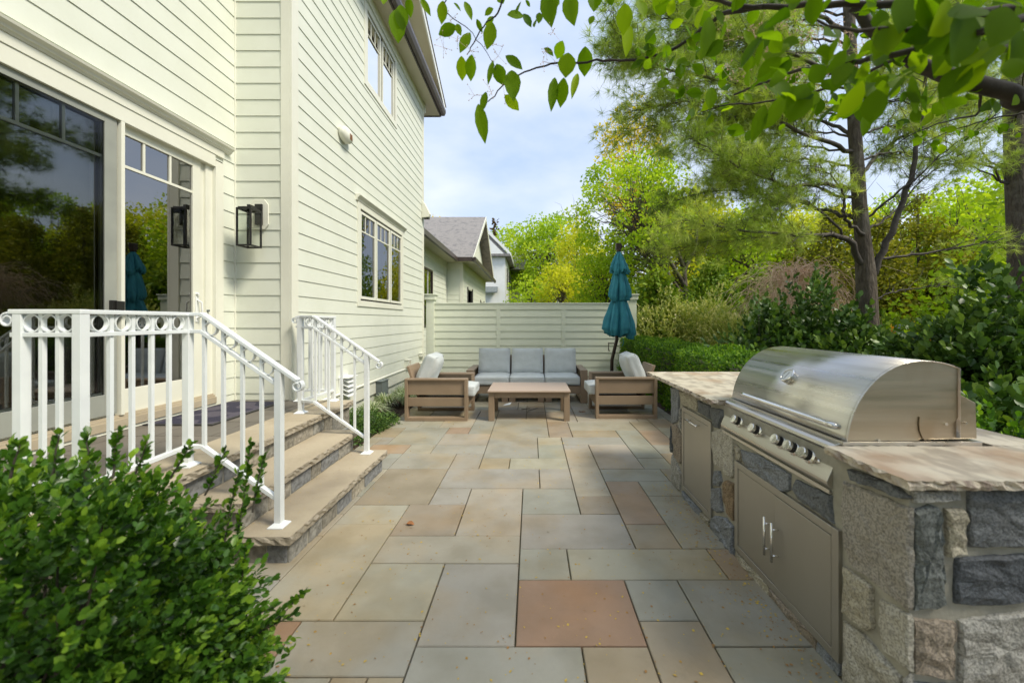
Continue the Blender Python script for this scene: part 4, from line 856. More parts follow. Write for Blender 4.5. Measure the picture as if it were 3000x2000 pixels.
strip(sm, (IX, IY1, 0), (1,0,0), .86, -.02, .3, (0,1,0), [blu,tan_,gry]); strip(sm, (IX, IY1, 0), (1,0,0), .86, .3, .62, (0,1,0), [blu,lt,gry]); strip(sm, (IX, IY1, 0), (1,0,0), .86, .62, .91, (0,1,0), [brn,tan_,dk])
for za, zb in ((-.02,.3),(.3,.62),(.62,.91)): strip(sm, (2.17, IY0, 0), (0,1,0), IY1-IY0, za, zb, (1,0,0), [blu,tan_,gry,brn,lt])
obj('stone_facing', sm, M['stone'], isl, fix=False)
# counter: three slabs round the grill cut-out
a, b = MB(), MB(); rough_slab(a, b, 1.222, 2.235, 2.70, 4.20, CZ-.032, CZ, .018, .022, 'SWNE'); rough_slab(a, b, 1.262, 2.235, 1.335, 1.705, CZ-.032, CZ, .018, .022, 'SWNE')
rough_slab(a, b, 1.99, 2.235, 1.7052, 2.6998, CZ-.032, CZ, .012, .03, 'E')
c_ = obj('counter', a, M['granite'], isl, fix=False); obj('broken_edge', b, M['gredge'], c_, fix=False)
# access doors set in the masonry
def access(y0, y1, z0, z1, splits, name):
    X = IX; f = MB(); t = .038
    f.box(X-.02, X+.0, y0, y0+t, z0, z1); f.box(X-.02, X+.0, y1-t, y1, z0, z1); f.box(X-.0199, X, y0+t, y1-t, z0, z0+t); f.box(X-.0199, X, y0+t, y1-t, z1-t, z1)
    f.box(X-.004, X+.001, y0+t, y1-t, z0+t, z1-t)
    fr = obj('door_frame', f, M['doorsteel'], isl, bevel=.003)
    for k, (ya, yb) in enumerate(splits):
        d = MB(); d.box(X-.016-.004*k, X-.005, ya, yb, z0+t+.004, z1-t-.004); obj(name, d, M['doorsteel'], fr, bevel=.003)
    return fr
fr = access(2.853, 3.40, .065, .765, [(2.895, 3.358)], 'door')
g = MB(); g.cyl((IX-.052,3.02,.69),(IX-.052,3.25,.69),.006,10)
for y in (3.05, 3.22): g.cyl((IX-.052,y,.69),(IX-.014,y,.69),.005,8)
obj('handle', g, M['chrome'], fr, smooth=True)
fr = access(1.668, 2.519, .055, .612, [(2.107, 2.478), (1.709, 2.103)], 'door')
for y in (2.135, 2.07):
    g = MB(); g.cyl((IX-.056,y,.238),(IX-.056,y,.442),.0065,10)
    for z in (.27, .405): g.cyl((IX-.056,y,z),(IX-.018,y,z),.005,8)
    obj('handle', g, M['chrome'], fr, smooth=True)
# ------------------------------------------------------------------ grill
gr = thing('grill', 'built-in stainless steel gas grill with closed domed hood on the island', 'grill', (1.65, 2.2, .95))
GY0, GY1 = 1.722, 2.685
GP = [(1068,762),(1072,728),(1080,690),(1090,645),(1108,590),(1130,540),(1155,492),(1182,450),(1214,408),(1250,370),(1290,335),(1335,304),(1382,278),(1432,258),(1495,243),(1560,237),(1630,240),(1700,250),(1760,266),(1812,286)]
pf = [at(2000+x/2.24, 950+y/2.24, GY0) for x, y in GP]; pf = [(p.x, p.z) for p in pf]
side_tail = [at(2000+x/2.24, 950+y/2.24, GY0) for x, y in ((1815,600),(1800,625),(1720,680),(1650,722),(1625,745),(1600,762))]; tail = [(p.x, p.z) for p in side_tail]
hd = MB(); n = len(pf); bx = pf[-1][0]
back = [(bx, pf[-1][1]), (bx, CZ+.03)]
vs = [(x, y, z) for y in (GY0-.008, GY1+.008) for x, z in pf + [(bx, .985)]]
m = n+1; hd.add(vs, [(k, k+1, m+k+1, m+k) for k in range(m-1)])
hood = obj('hood', hd, M['steel'], gr, smooth=True, fix=False); so = hood.modifiers.new('s', 'SOLIDIFY'); so.thickness = .004; so.offset = -1
for y, s in ((GY0, 1), (GY1, -1)):
    e = MB(); sl = [at(2000+x/2.24, 950+y_/2.24, GY0) for x, y_ in ((1552,762),(1540,720),(1525,680),(1523,630),(1530,608),(1545,602),(1557,610),(1553,650),(1558,700),(1572,735),(1590,762))]
    slot = [(p.x, p.z) for p in sl] if s == 1 else []
    outl = [(x, y, z) for x, z in pf] + [(x, y, z) for x, z in tail[:-1]] + ([(q[0], y, q[1]) for q in slot[::-1]])
    e.prism(outl, (0, s*.004, 0)); obj('hood_end', e, M['hoodend'], hood)
# burner box visible below the tail, and rear box
bk = at(2000+1930/2.24, 0, GY0).x; fxl = pf[0][0]
e = MB(); rb = [at(2000+x/2.24, 950+y/2.24, GY0+.006) for x, y in ((1700,470),(1820,458),(1925,515),(1932,750),(1400,758),(1400,640))]
e.prism([(p.x, GY0+.006, p.z) for p in rb], (0, GY1-GY0-.012, 0)); obj('rear_box', e, M['hoodend'], gr, bevel=.003)
e = MB(); e.box(fxl-.02, bk+.012, GY0-.012, GY0+.02, CZ-.004, CZ+.016); e.box(fxl-.02, bk+.012, GY1-.02, GY1+.012, CZ-.004, CZ+.016); e.box(bk-.01, bk+.012, GY0+.02, GY1-.02, CZ-.004, CZ+.016); e.box(fxl-.018, fxl+.02, GY0+.02, GY1-.02, CZ-.02, CZ+.014)
obj('base_trim', e, M['steel'], gr, bevel=.002)
e = MB(); e.box(fxl-.005, bk-.01, GY0+.0, GY1-.0, .75, CZ-.005); obj('firebox', e, M['black'], gr)
for x, y, r_ in ((1720,652,.006),(1852,645,.0045),(1280,758,.005)):
    p = at(2000+x/2.24, 950+y/2.24, GY0); e = MB(); e.cyl((p.x,GY0-.008,p.z),(p.x,GY0+.004,p.z), r_, 8); obj('bolt', e, M['chrome'], gr)
# bullnose and slanted control panel
e = MB(); prof = [(1.375,.957),(1.335,.960),(1.318,.955),(1.307,.945),(1.303,.932),(1.308,.920),(1.320,.913),(1.375,.912)]
e.prism([(x, GY0, z) for x, z in prof], (0, GY1-GY0, 0)); o = obj('bullnose_rail', e, M['steel'], gr, bevel=.003)
cp = [(1.375,.912),(1.328,.908),(1.278,.797),(1.279,.784),(1.287,.772),(1.302,.766),(1.375,.766)]
e = MB(); e.prism([(x, GY0, z) for x, z in cp], (0, GY1-GY0, 0)); panel_o = obj('control_panel', e, M['steel'], gr, bevel=.002)
e = MB(); e.box(1.288,1.36,GY0+.0,GY1-.0,.742,.750); e.box(1.288,1.294,GY0,GY1,.750,.760); e.box(1.34,1.37,GY0,GY1,.75,.766); obj('drip_tray', e, M['steel'], gr, bevel=.001)
nv = Vector((-.912,0,.410)).normalized(); 
def pp(y, s): return Vector((1.278+.050*s, y, .797+.111*s))
for y in (2.49, 2.288, 2.072, 1.968, 1.862):
    b0 = pp(y, .56); e = MB(); e.lathe(b0, [(.036,-.001),(.036,.006),(.030,.012),(.028,.013)], 24, nv); bz = obj('bezel', e, M['chrome'], gr, smooth=False, bevel=.001)
    e = MB(); e.lathe(b0, [(.024,.012),(.0245,.03),(.0245,.036)], 20, nv); k = obj('knob', e, M['rubber'], gr); e = MB(); e.lathe(b0, [(.0265,.034),(.0265,.048),(.024,.052),(.001,.0525)], 24, nv); obj('knob_cap', e, M['chrome'], k, bevel=.001)
    e = MB(); 
    for q in range(12):
        a = q*math.pi/6; u = nv.orthogonal().normalized(); v = nv.cross(u); c0 = b0 + (u*math.cos(a)+v*math.sin(a))*.0247; e.cyl(c0+nv*.013, c0+nv*.034, .002, 5)
    obj('grip', e, M['rubber'], k)
for y, s in ((1.778,.78),(1.802,.52)):
    e = MB(); e.lathe(pp(y, s), [(.009,-.001),(.009,.004),(.007,.008),(.001,.009)], 14, nv); obj('button', e, M['chrome'], gr, smooth=True)
e = MB(); hx = 1.332
e.tube([(hx+.045,1.768,1.018),(hx+.01,1.762,1.026),(hx,1.775,1.028),(hx,1.80,1.028),(hx,2.48,1.028),(hx,2.505,1.028),(hx+.01,2.518,1.026),(hx+.045,2.512,1.018)], [.010,.0135,.0148,.0148,.0148,.0148,.0135,.010], 14); obj('handle', e, M['chrome'], hood, smooth=True)
tn = Vector((-.77,0,.64)).normalized(); tc0 = Vector((1.432,2.2,1.179))
e = MB(); e.lathe(tc0, [(.040,-.006),(.043,.004),(.043,.022),(.040,.026),(.036,.026),(.036,.020),(.001,.020)], 32, tn); th = obj('thermometer', e, M['chrome'], hood, smooth=False, bevel=.0015)
e = MB(); e.lathe(tc0, [(.035,.0203),(.001,.0208)], 28, tn); obj('dial', e, M['gauge'], th)
u = Vector((0,1,0)); v = tn.cross(u); e = MB(); e.beam(tc0+tn*.0215-v*.02, tc0+tn*.0215+v*.022+u*.004, .002, .001, up=tn)
for q in range(13):
    a = R(-120+20*q); d = v*math.cos(a)+u*math.sin(a); e.beam(tc0+tn*.0215+d*.027, tc0+tn*.0215+d*.033, .0016, .0006, up=tn)
obj('needle', e, M['black'], th)
# dirt caught on the panel
e = MB()
for k in range(70):
    p = pp(1.835+RNG.normal()*.012, .62+RNG.normal()*.13) + nv*.004; d = Vector(RNG.normal(size=3)).normalized()*.008; e.beam(p, p+d, .0012, .0012, up=nv)
tag(obj('leaf_debris', e, M['leafbrown']), 'dry brown leaf crumbs caught behind the nearest grill knob', 'leaf litter', kind='stuff')
# ------------------------------------------------------------------ neighbouring buildings
def gable_x(xr, y0, y1, ez, rz): pass
t = thing('house_wing', 'single-storey cream wing with grey shingle gable roof rising behind the fence', 'house wing', (-6, 18, 0))
WA, WB = -3.6, -2.92
g = MB(); siding(g, (WA,0,0), (0,1,0), (1,0,0), 16.96, 0, 4.0, [(11.9,14.55,1.35,3.35)], u0=10.75, ex=.2)
siding(g, (0,17,0), (1,0,0), (0,-1,0), WB-.12, 0, 4.0, u0=WA, ex=.2); siding(g, (WB,0,0), (0,1,0), (1,0,0), 25.4, 0, 4.0, [(18.25,19.6,.3,2.95),(22.9,24.4,.3,2.6)], u0=17.12, ex=.2)
g.add([(WB+.01,17.2,4.0),(WB+.01,25.2,4.0),(WB+.01,21.2,6.7)], [(0,1,2)]); 
obj('siding', g, M['siding'], t, fix=False)
g = MB(); g.box(-12, WA-.05, 10.75, 17, -.05, 4); g.box(-12, WB-.05, 17.05, 25.4, -.05, 4.0); obj('wall_shell', g, M['siding'], t)
g = MB(); g.box(WB-.12, WB+.02, 16.975, 17.12, 0, 4.0); obj('corner_board', g, M['trim'], t); g = MB(); g.box(WA-.0, WB-.121, 16.97, 16.995, 3.7, 4.0); g.box(WB+.0,WB+.025,17.13,25.4,3.7,4.0); g.box(WA,WA+.025,10.8,16.96,3.7,4.0); obj('frieze_board', g, M['trim'], t)
for (ya, yb, za, zb) in ((12.05,13.1,1.35,3.25),(13.3,14.4,1.35,3.25)):
    g = MB(); k = .06
    g.box(WA-.02,WA+.04,ya-k,ya,za-k,zb+k); g.box(WA-.02,WA+.04,yb,yb+k,za-k,zb+k); g.box(WA-.02,WA+.039,ya,yb,za-k,za); g.box(WA-.02,WA+.039,ya,yb,zb,zb+k); g.box(WA-.01,WA+.03,ya,yb,(za+zb)/2-.02,(za+zb)/2+.02)
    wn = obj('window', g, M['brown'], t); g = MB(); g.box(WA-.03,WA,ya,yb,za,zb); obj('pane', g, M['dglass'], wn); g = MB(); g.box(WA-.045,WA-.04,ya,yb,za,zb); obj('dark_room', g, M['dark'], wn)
    g = MB(); g.box(WA+.0,WA+.02,(ya+yb)/2-.012,(ya+yb)/2+.012,(za+zb)/2,zb); obj('muntin', g, M['white'], wn)
g = MB(); g.box(WA+.0,WA+.03,11.85,14.6,3.32,3.48); g.box(WA,WA+.0301,14.46,14.6,1.2,3.32); obj('window_trim', g, M['trim'], t)
for (ya, yb, zb) in ((18.25,19.6,2.95),(22.9,24.4,2.6)):
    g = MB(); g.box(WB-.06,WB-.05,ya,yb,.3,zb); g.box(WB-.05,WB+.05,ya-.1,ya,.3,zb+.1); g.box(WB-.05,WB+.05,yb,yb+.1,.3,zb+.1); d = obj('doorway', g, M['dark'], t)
g = MB(); g.box(WB+.05,WB+.22,20.6,20.62,1.75,2.35); g.box(WB+.05,WB+.22,20.8,20.82,1.75,2.35); g.box(WB+.05,WB+.07,20.6,20.82,1.75,2.35); g.box(WB+.2,WB+.22,20.6,20.82,1.75,1.77); g.box(WB+.02,WB+.24,20.58,20.84,2.35,2.39); obj('wall_lamp', g, M['black'], t)
# roofs
def quad(g, a, b, c, d, th=.06):
    n = (Vector(b)-Vector(a)).cross(Vector(d)-Vector(a)).normalized(); 
    if n.z < 0: n = -n
    g.prism([a,b,c,d], n*-th)
EX = -2.42; g = MB(); pit = 2.9/4.65; RZ = 4.12+2.9
quad(g, (EX,16.55,4.12),(EX,21.2,RZ),(-12.5,21.2,RZ),(-12.5,16.55,4.12)); quad(g, (EX,25.85,4.12),(EX,21.2,RZ),(-12.5,21.2,RZ),(-12.5,25.85,4.12))
quad(g, (-3.12,10.45,4.12),(-3.12,19,4.12),(-7.7,19,6.98),(-7.7,10.45,6.98))
obj('roof', g, M['shingle'], t, fix=True)
g = MB(); g.box(EX-.0,EX+.04,16.5,16.55,3.9,4.13); 
for y0, y1 in ((16.5,21.2),(25.9,21.2)):
    g.prism([(EX+.005,y0,3.93),(EX+.005,21.2,RZ-.2),(EX+.005,21.2,RZ+.01),(EX+.005,y0,4.12)], (.03,0,0))
obj('rake_board', g, M['trim'], t)
g = MB(); g.box(-3.12,-3.02,10.45,16.45,3.96,4.12); g.box(-3.02,EX,16.38,16.5,3.96,4.12); g.box(EX+.04,EX+.14,16.38,25.9,3.96,4.12); obj('gutter', g, M['brown'], t)
g = MB(); g.box(WA,-3.12,10.5,16.5,3.985,4.0); g.box(WA,EX,16.5,16.97,3.985,4.0); g.box(WB,EX,17,25.6,3.985,4.0); obj('soffit', g, M['soffit'], t)
t = thing('distant_house', 'white two-storey house with grey roof far beyond the shingle gable wing', 'house', (-4, 44, 0))
g = MB(); q = at(1480,0,42).x; siding(g, (0,42,0), (1,0,0), (0,-1,0), q, 0, 8.4, u0=q-4.5, ex=.22); siding(g, (q,0,0), (0,1,0), (1,0,0), 62, 0, 8.4, u0=42, ex=.22); g.box(q-9,q-.05,42.05,62,0,8.4); q2 = q+1.2; g.box(q-2,q2,55,64,0,8.0)
obj('wall', g, M['white'], t, fix=False)
g = MB(); g.prism([(q-6.5,41.6,8.3),(q+.5,41.6,8.3),(q-3,41.6,11.9)], (0,16,0)); g.prism([(q-.4,50.0,8.0),(q-.4,66,8.0),(q-.4,58,11)], (2.3,0,0)); g.box(q-3,q+.55,41.5,62,8.25,8.5); obj('roof', g, M['shingle'], t)
g = MB(); g.prism([(q-6.7,41.5,8.5),(q-3,41.5,12.3),(q+.7,41.5,8.5),(q+.4,41.5,8.5),(q-3,41.5,11.8),(q-6.4,41.5,8.5)], (0,.3,0)); g.box(q+.5,q+.65,41.5,60,8.3,8.5); obj('fascia', g, M['white'], t)
g = MB(); g.prism([(q-5.9,41.58,8.5),(q-.1,41.58,8.5),(q-3,41.58,11.4)],(0,-.02,0)); obj('gable_wall', g, M['white'], t)
g = MB(); g.prism([(q-2.6,41.95,5.1),(q-.75,41.95,5.1),(q-.75,41.1,4.5),(q-2.6,41.1,4.5)], (0,0,-.1)); obj('awning', g, M['greybox'], t)
for (x,z0,z1) in ((q-2.3,1.9,2.9),):
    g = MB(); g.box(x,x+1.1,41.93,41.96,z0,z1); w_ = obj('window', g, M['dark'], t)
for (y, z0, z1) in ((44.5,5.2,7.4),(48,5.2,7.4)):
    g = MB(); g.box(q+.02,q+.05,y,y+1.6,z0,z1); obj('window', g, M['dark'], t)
for (dx, y, hh, lab) in ((2.6, 74, 7.2, 'lower grey-roofed house glimpsed past the far white house'),):
    t = thing('cottage', lab, 'house', (q+dx, y, 0)); g = MB(); g.box(q+dx-5,q+dx,y,y+8,0,4.6); obj('wall', g, M['white'], t); g = MB(); g.prism([(q+dx-5.4,y-.4,4.6),(q+dx+.4,y-.4,4.6),(q+dx-2.4,y-.4,hh)], (0,9,0)); obj('roof', g, M['shingle'], t)
t = thing('garden_shed', 'small pale shed with grey roof glimpsed under the pine beyond the shrubs', 'shed', (13.6, 14, 0)); p = at(2705, 985, 14)
g = MB(); g.box(p.x-.4, p.x+.5, 14, 15.4, -.06, 1.05); obj('wall', g, M['white'], t); g = MB(); g.prism([(p.x-.55,13.85,1.05),(p.x+.65,13.85,1.05),(p.x+.05,13.85,1.4)], (0,1.8,0)); obj('roof', g, M['greybox'], t); g = MB(); g.box(p.x-.1,p.x+.2,13.97,14.0,.3,.9); obj('door', g, M['greybox'], t)
# ------------------------------------------------------------------ trees far behind
def T_(px, top, Y, w_px, name, label, lm, n=60, cs=1.0, per=90, ls=.17, tpl=TRIL, group=None, bark='bark', tr=.18, crown=.62, cone=False, shape=1.0, lean=(0,0), flat=.75):
    p = at(px, top, Y); h = p.z; rx = w_px*Y/F/2; rz = h*crown/2
    return tree(name, label, (p.x-lean[0], Y-lean[1], -.05), h, rx, rz, tr, n, cs, per, ls, lm, tpl, bark, group, None if not cone else h-rz, None, cone, 'tree', shape, lean=lean, flat=flat)
gp = 'spring trees beyond the fence'
T_(1605, 640, 52, 250, 'deciduous_tree', 'tall rounded spring-green tree left of the umbrella, highest of those over the fence', 'l_spring', 110, 1.6, 45, .28, group=gp, tr=.25, crown=.75)
T_(1500, 672, 82, 230, 'deciduous_tree', 'spring-green tree rising right behind the distant white houses', 'l_spring', 90, 2.4, 22, .42, group=gp, tr=.35, crown=.85)
T_(1712, 655, 40, 170, 'deciduous_tree', 'yellow-green tree standing just left of the umbrella top', 'l_yellow', 90, 1.15, 60, .22, group=gp, tr=.2, crown=.85)
T_(1650, 770, 24, 150, 'deciduous_tree', 'low bright yellow-green tree just above the fence middle', 'l_yellow', 70, .55, 170, .13, group=gp, tr=.1, crown=.8)
T_(1560, 800, 27, 150, 'deciduous_tree', 'low spring-green tree showing just above the fence left of its middle', 'l_spring', 60, .6, 140, .14, group=gp, tr=.1, crown=.85)
T_(1452, 648, 64, 60, 'conifer_tree', 'dark brownish conifer tip poking out beside the shingle gable', 'l_burg', 60, 1.1, 30, .5, TRIL, cone=True, tr=.12, crown=.9)
T_(1775, 720, 19, 190, 'pine_tree', 'soft light-green pine behind the closed umbrella', 'l_spring', 110, .6, 230, .13, DIAM, tr=.14, crown=.85, flat=.5)
T_(1290, 632, 62, 150, 'deciduous_tree', 'pale amber treetop showing above the shingle roof ridge', 'l_amber', 30, 1.3, 16, .3, tr=.3, crown=.4)
T_(2115, 600, 30, 260, 'deciduous_tree', 'broad spring-green tree behind the bare-trunked maple', 'l_spring', 90, 1.1, 70, .19, group=gp, tr=.2, crown=.8)
T_(2870, 520, 19, 330, 'deciduous_tree', 'spring-green tree at the far right behind the tall grey trunk', 'l_spring', 110, .85, 80, .15, group=gp, tr=.2, crown=.8)
T_(2290, 560, 34, 300, 'deciduous_tree', 'hazy green tree behind the gaps in the pine', 'l_spring', 70, 1.3, 50, .22, group=gp, tr=.2, crown=.85)
T_(1850, 300, 27, 190, 'amber_tree', 'amber-leaved tree showing through the pine tips at the sky edge', 'l_amber', 95, .8, 90, .17, tr=.12, crown=.62)
mp_ = T_(1850, 440, 17, 330, 'maple_tree', 'loose lime-green maple with forked brown trunk right of the umbrella', 'l_spring', 190, .42, 330, .11, TRIL, tr=.10, crown=.62, lean=(-2.3,0))
tm = MB(); b0 = at(2012, 900, 17)
for path, r0 in (([(2012,1000),(2010,880),(2005,790),(2040,720),(2045,640)],.14),([(2008,840),(1960,760),(1880,700),(1800,640)],.10),([(2005,790),(1970,700),(1930,600),(1900,520)],.09),([(2012,880),(1950,790),(1860,760),(1790,700)],.07)):
    P = [at(x,y,17) for x,y in path]; tm.tube(P, [r0*(1-.75*k/(len(P)-1)) for k in range(len(P))], 7)
obj('limb', tm, M['bark'], mp_, smooth=True, fix=False)
bt = thing('bare_tree', 'leafless grey tree with fine twigs behind the spring-green trees', 'tree', at(1688, 940, 42)); g = MB(); b0 = at(1690,940,42); b0.z = -.05
limb(g, b0, at(1688,600,42), .15, .03, 7, .02, 5)
for k in range(46):
    a = at(1688+RNG.normal()*3, 860-220*RNG.random(), 42); limb(g, a, a + Vector((RNG.normal()*1.3, RNG.normal()*.8, 1.2+1.6*RNG.random())), .035, .008, 5, .12, 3)
obj('trunk', g, M['bark'], bt, fix=False)
ge = 'evergreens behind the shrub border'
for px, top, Y, w_, lm, lab in ((1925,800,11.5,150,'l_ever','feathery dark-green evergreen behind the fence end'),(2090,770,14,210,'l_ever','wide green evergreen behind the variegated shrubs'),(2215,800,15.5,190,'l_ever','green cypress left of the tan weeping tree'),
      (2330,660,20,220,'l_olive','olive cypress rising behind the tan weeping tree'),(2440,610,19,210,'l_olive','olive cypress just left of the pine trunk'),(2590,640,18,230,'l_olive','olive cypress just right of the pine trunk'),(2690,575,19,240,'l_olive','tallest olive cypress, right of the pine trunk'),(2800,660,17,240,'l_olive','olive cypress left of the tall grey trunk'),(2930,700,15,260,'l_ever','dark evergreen behind the far-right laurels')):
    T_(px, top, Y, w_, 'cypress_tree', lab, lm, 190, .70, 210, .16, DIAM, group=ge, tr=.12, crown=1.0, cone=True, shape=.75)
for k, (px, top, Y, w_, lm, lab) in enumerate(((2180,640,23,300,'l_spring','yellow-green tree filling the gap right of the maple'),(2400,600,27,330,'l_yellow','golden-green tree behind the pine limbs'),(2640,560,26,330,'l_spring','tall green tree behind the right limb of the pine'),(2010,560,24,260,'l_yellow','golden tree directly behind the maple trunk'),(2800,600,24,300,'l_spring','green tree between the pine and the far right trunk'),(2960,480,26,300,'l_spring','tall green tree behind the far right trunk'))):
    T_(px, top, Y, w_, 'background_tree', lab, lm, 120, .95, 120, .17, group='trees behind the cypresses', crown=.9, tr=.2)
# trees standing outside the picture to the right, seen in the door glass
for k, (x, y, h) in enumerate(((14.5,5.5,7.5),(12.5,9.5,6.0),(17,11,10.5),(13,1.6,7.0),(19,7.5,12))):
    tree('cypress_tree', ['broad conifer standing past the right edge level with the armchairs','bushy tree past the laurels mirrored low in the door','very tall tree past the right edge mirrored in the door','evergreen standing beyond the near end of the island','tallest evergreen past the right edge mirrored in the left door panel'][k], (x,y,-.05), h, 2.6, h/2, .2, 130, .85, 120, .17, ['l_olive','l_spring','l_spring','l_ever','l_olive'][k], DIAM, cone=(k != 2), crown_z=h/2, shape=.7, group=ge)
for k, (x, y, h) in enumerate(((-3,-9,8),(4,-8,7),(10,-6,9),(-10,-10,9))):  # unseen trees added behind the camera for darker, greener fill light
    tree('deciduous_tree', ['leafy tree in the garden behind the viewpoint, nearest the porch','leafy tree behind the viewpoint in line with the island','leafy tree behind and right of the viewpoint','leafy tree behind the viewpoint past the house front'][k], (x,y,-.05), h, 3, h*.4, .2, 80, 1.0, 50, .22, 'l_ever', TRIL, group='garden trees behind the viewpoint')
# distant wood closing the horizon
P=[];D=[];T=[]
cl = [((-60+150*RNG.random(), 55+22*RNG.random(), 1+6*RNG.random()), 1.8+1.4*RNG.random()) for _ in range(420)] + [((26+22*RNG.random(), 6+44*RNG.random(), .5+6*RNG.random()), 1.7+1.2*RNG.random()) for _ in range(330)]
P, D, T = clump_leaves(cl, 20, .4); tag(scatter('wood', TRIL, P, D, .42*(.7+.6*RNG.random(len(P))), M['l_ever'], tint=T), 'far wood of mixed green trees closing the view', 'wood', kind='stuff')
# clipped far hedge
def hedge(name, label, x0, x1, y0, y1, z1, nspr, lp, ls, lm, spr=.06, rnd=.06, cat='hedge'):
    t = thing(name, label, cat, ((x0+x1)/2,(y0+y1)/2,-.03)); A = [(x1-x0)*(y1-y0), (y1-y0)*z1, (y1-y0)*z1, (x1-x0)*z1, (x1-x0)*z1]; A = np.array(A)/sum(A)
    s = RNG.choice(5, nspr, p=A); u = RNG.random((nspr,3)); B = np.stack([x0+(x1-x0)*u[:,0], y0+(y1-y0)*u[:,1], z1*u[:,2]],1); Nn = np.zeros((nspr,3))
    for k, (ax, v, nn) in enumerate(((2,z1,(0,0,1)),(0,x0,(-1,0,0)),(0,x1,(1,0,0)),(1,y0,(0,-1,0)),(1,y1,(0,1,0)))): m = s==k; B[m,ax] = v; Nn[m] = nn
    B += Nn*(-np.abs(RNG.normal(size=(nspr,1)))*rnd + .01) + (np.sin(B[:,[1]]*5+B[:,[2]]*4)*.05 + np.sin(B[:,[0]]*9+B[:,[1]]*2.3)*.02)*Nn
    dr = unit(Nn + RNG.normal(size=(nspr,3))*.45 + np.array([0,0,.45])); P=[];D=[];T=[]; bt_ = np.clip(RNG.normal(.45,.2,nspr),0,1)
    for k in range(lp):
        f=(k+.5)/lp; sd_=sph(nspr); P.append(B+dr*(spr*f)); D.append(sd_*(1-.6*f)+dr*(.5+.5*f)); T.append(np.clip(bt_+(f-.5)*.5+RNG.normal(size=nspr)*.08,0,1))
    P=np.concatenate(P);D=np.concatenate(D);T=np.concatenate(T)
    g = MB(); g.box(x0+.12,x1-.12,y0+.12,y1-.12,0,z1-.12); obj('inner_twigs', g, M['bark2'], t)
    scatter('foliage', DIAM, P, D, ls*(.7+.6*RNG.random(len(P))), M[lm], t, tint=T); return t
hedge('clipped_hedge', 'clipped bright green boxwood hedge running behind the right armchair', 2.32, 3.05, 4.35, 10.4, 1.02, 17000, 6, .030, 'l_hedge')
hedge('clipped_hedge', 'distant clipped green hedge line behind the small shed', 12, 30, 20, 21, 1.25, 5000, 6, .09, 'l_ever')
# ------------------------------------------------------------------ shrubs on the right
for k,(px, top, Y, rx, lab) in enumerate(((1935,895,10.9,.75,'cream-variegated shrub beside the fence end post'),(2060,880,10.6,.85,'cream-variegated shrub in the middle of the border above the hedge'),(2160,925,9.6,.7,'cream-variegated shrub next to the dark laurels'))):
    p = at(px, top, Y); shrub('variegated_shrub', lab, (p.x, Y, -.03), (rx, .8, p.z), 2200, 8, .065, 'l_varie', DIAM, group='variegated shrubs over the hedge', sprig=.22, inner=.35, lump=.16)
gl = 'dark laurels along the border'
for px, top, Y, rx, ry, n, lab in ((2230,905,6.3,.55,.5,900,'low dark laurel at the left behind the far counter'),(2310,850,6.6,.5,.5,900,'upright dark laurel with tall shoots under the tan weeping tree'),(2400,850,6.1,.55,.5,1000,'dark laurel with tall shoots directly left of the pine trunk'),(2490,930,5.7,.5,.4,800,'dark laurel at the foot of the pine trunk'),
      (2790,850,4.6,.62,.6,1500,'dense dark laurel behind the right end of the grill hood'),(2930,760,4.2,.7,.7,1900,'tallest dark laurel at the right edge of the picture'),(2960,960,3.3,.45,.45,1000,'glossy dark laurel nearest the counter at the right edge'),(2700,960,5.4,.6,.5,900,'dark laurel behind the middle of the grill hood')):
    p = at(px, top, Y); shrub('laurel_shrub', lab, (p.x, Y, -.03), (rx, ry, p.z-(.62 if px > 2650 else .34)), n, 8, .085, 'l_laurel', OVAL, group=gl, sprig=.26, inner=.3, lump=.2, stems=26)
p = at(2975, 1200, 2.75); shrub('bright_shrub', 'low bright green shrub touching the back of the counter at the right edge', (p.x, 2.75, -.03), (.34,.4,p.z), 420, 7, .05, 'l_hedge', OVAL, sprig=.14)
p = at(2680, 1000, 7.4); shrub('reddish_shrub', 'orange-tinged shrub glimpsed between the pine trunk and the dark laurels', (p.x, 7.4, -.03), (1.0,.6,p.z), 900, 8, .07, 'l_red', DIAM, sprig=.2)
p = at(2640, 1000, 11); shrub('reddish_shrub', 'farther green and orange shrub behind the hood near the small shed', (p.x, 11, -.03), (1.5,.8,p.z-.1), 900, 8, .08, 'l_olive', DIAM, sprig=.2)
for px, top, Y, rx in ((2250,930,11,1.2),(2420,900,12,1.5),(2600,900,13,1.2),(2850,880,12,1.6),(2060,850,13,1.0)):
    p = at(px, top, Y); shrub('border_shrub', {2250:'mid-green shrub behind the weeping tree foot',2420:'mid-green shrub left of the pine trunk base',2600:'mid-green shrub seen right of the pine trunk',2850:'mid-green shrub behind the dark laurels at the right',2060:'mid-green shrub behind the variegated ones'}[px], (p.x, Y, -.05), (rx,.9,p.z-.3), 1300, 8, .085, 'l_ever', DIAM, group='mid-green shrubs at the back of the border', sprig=.25)
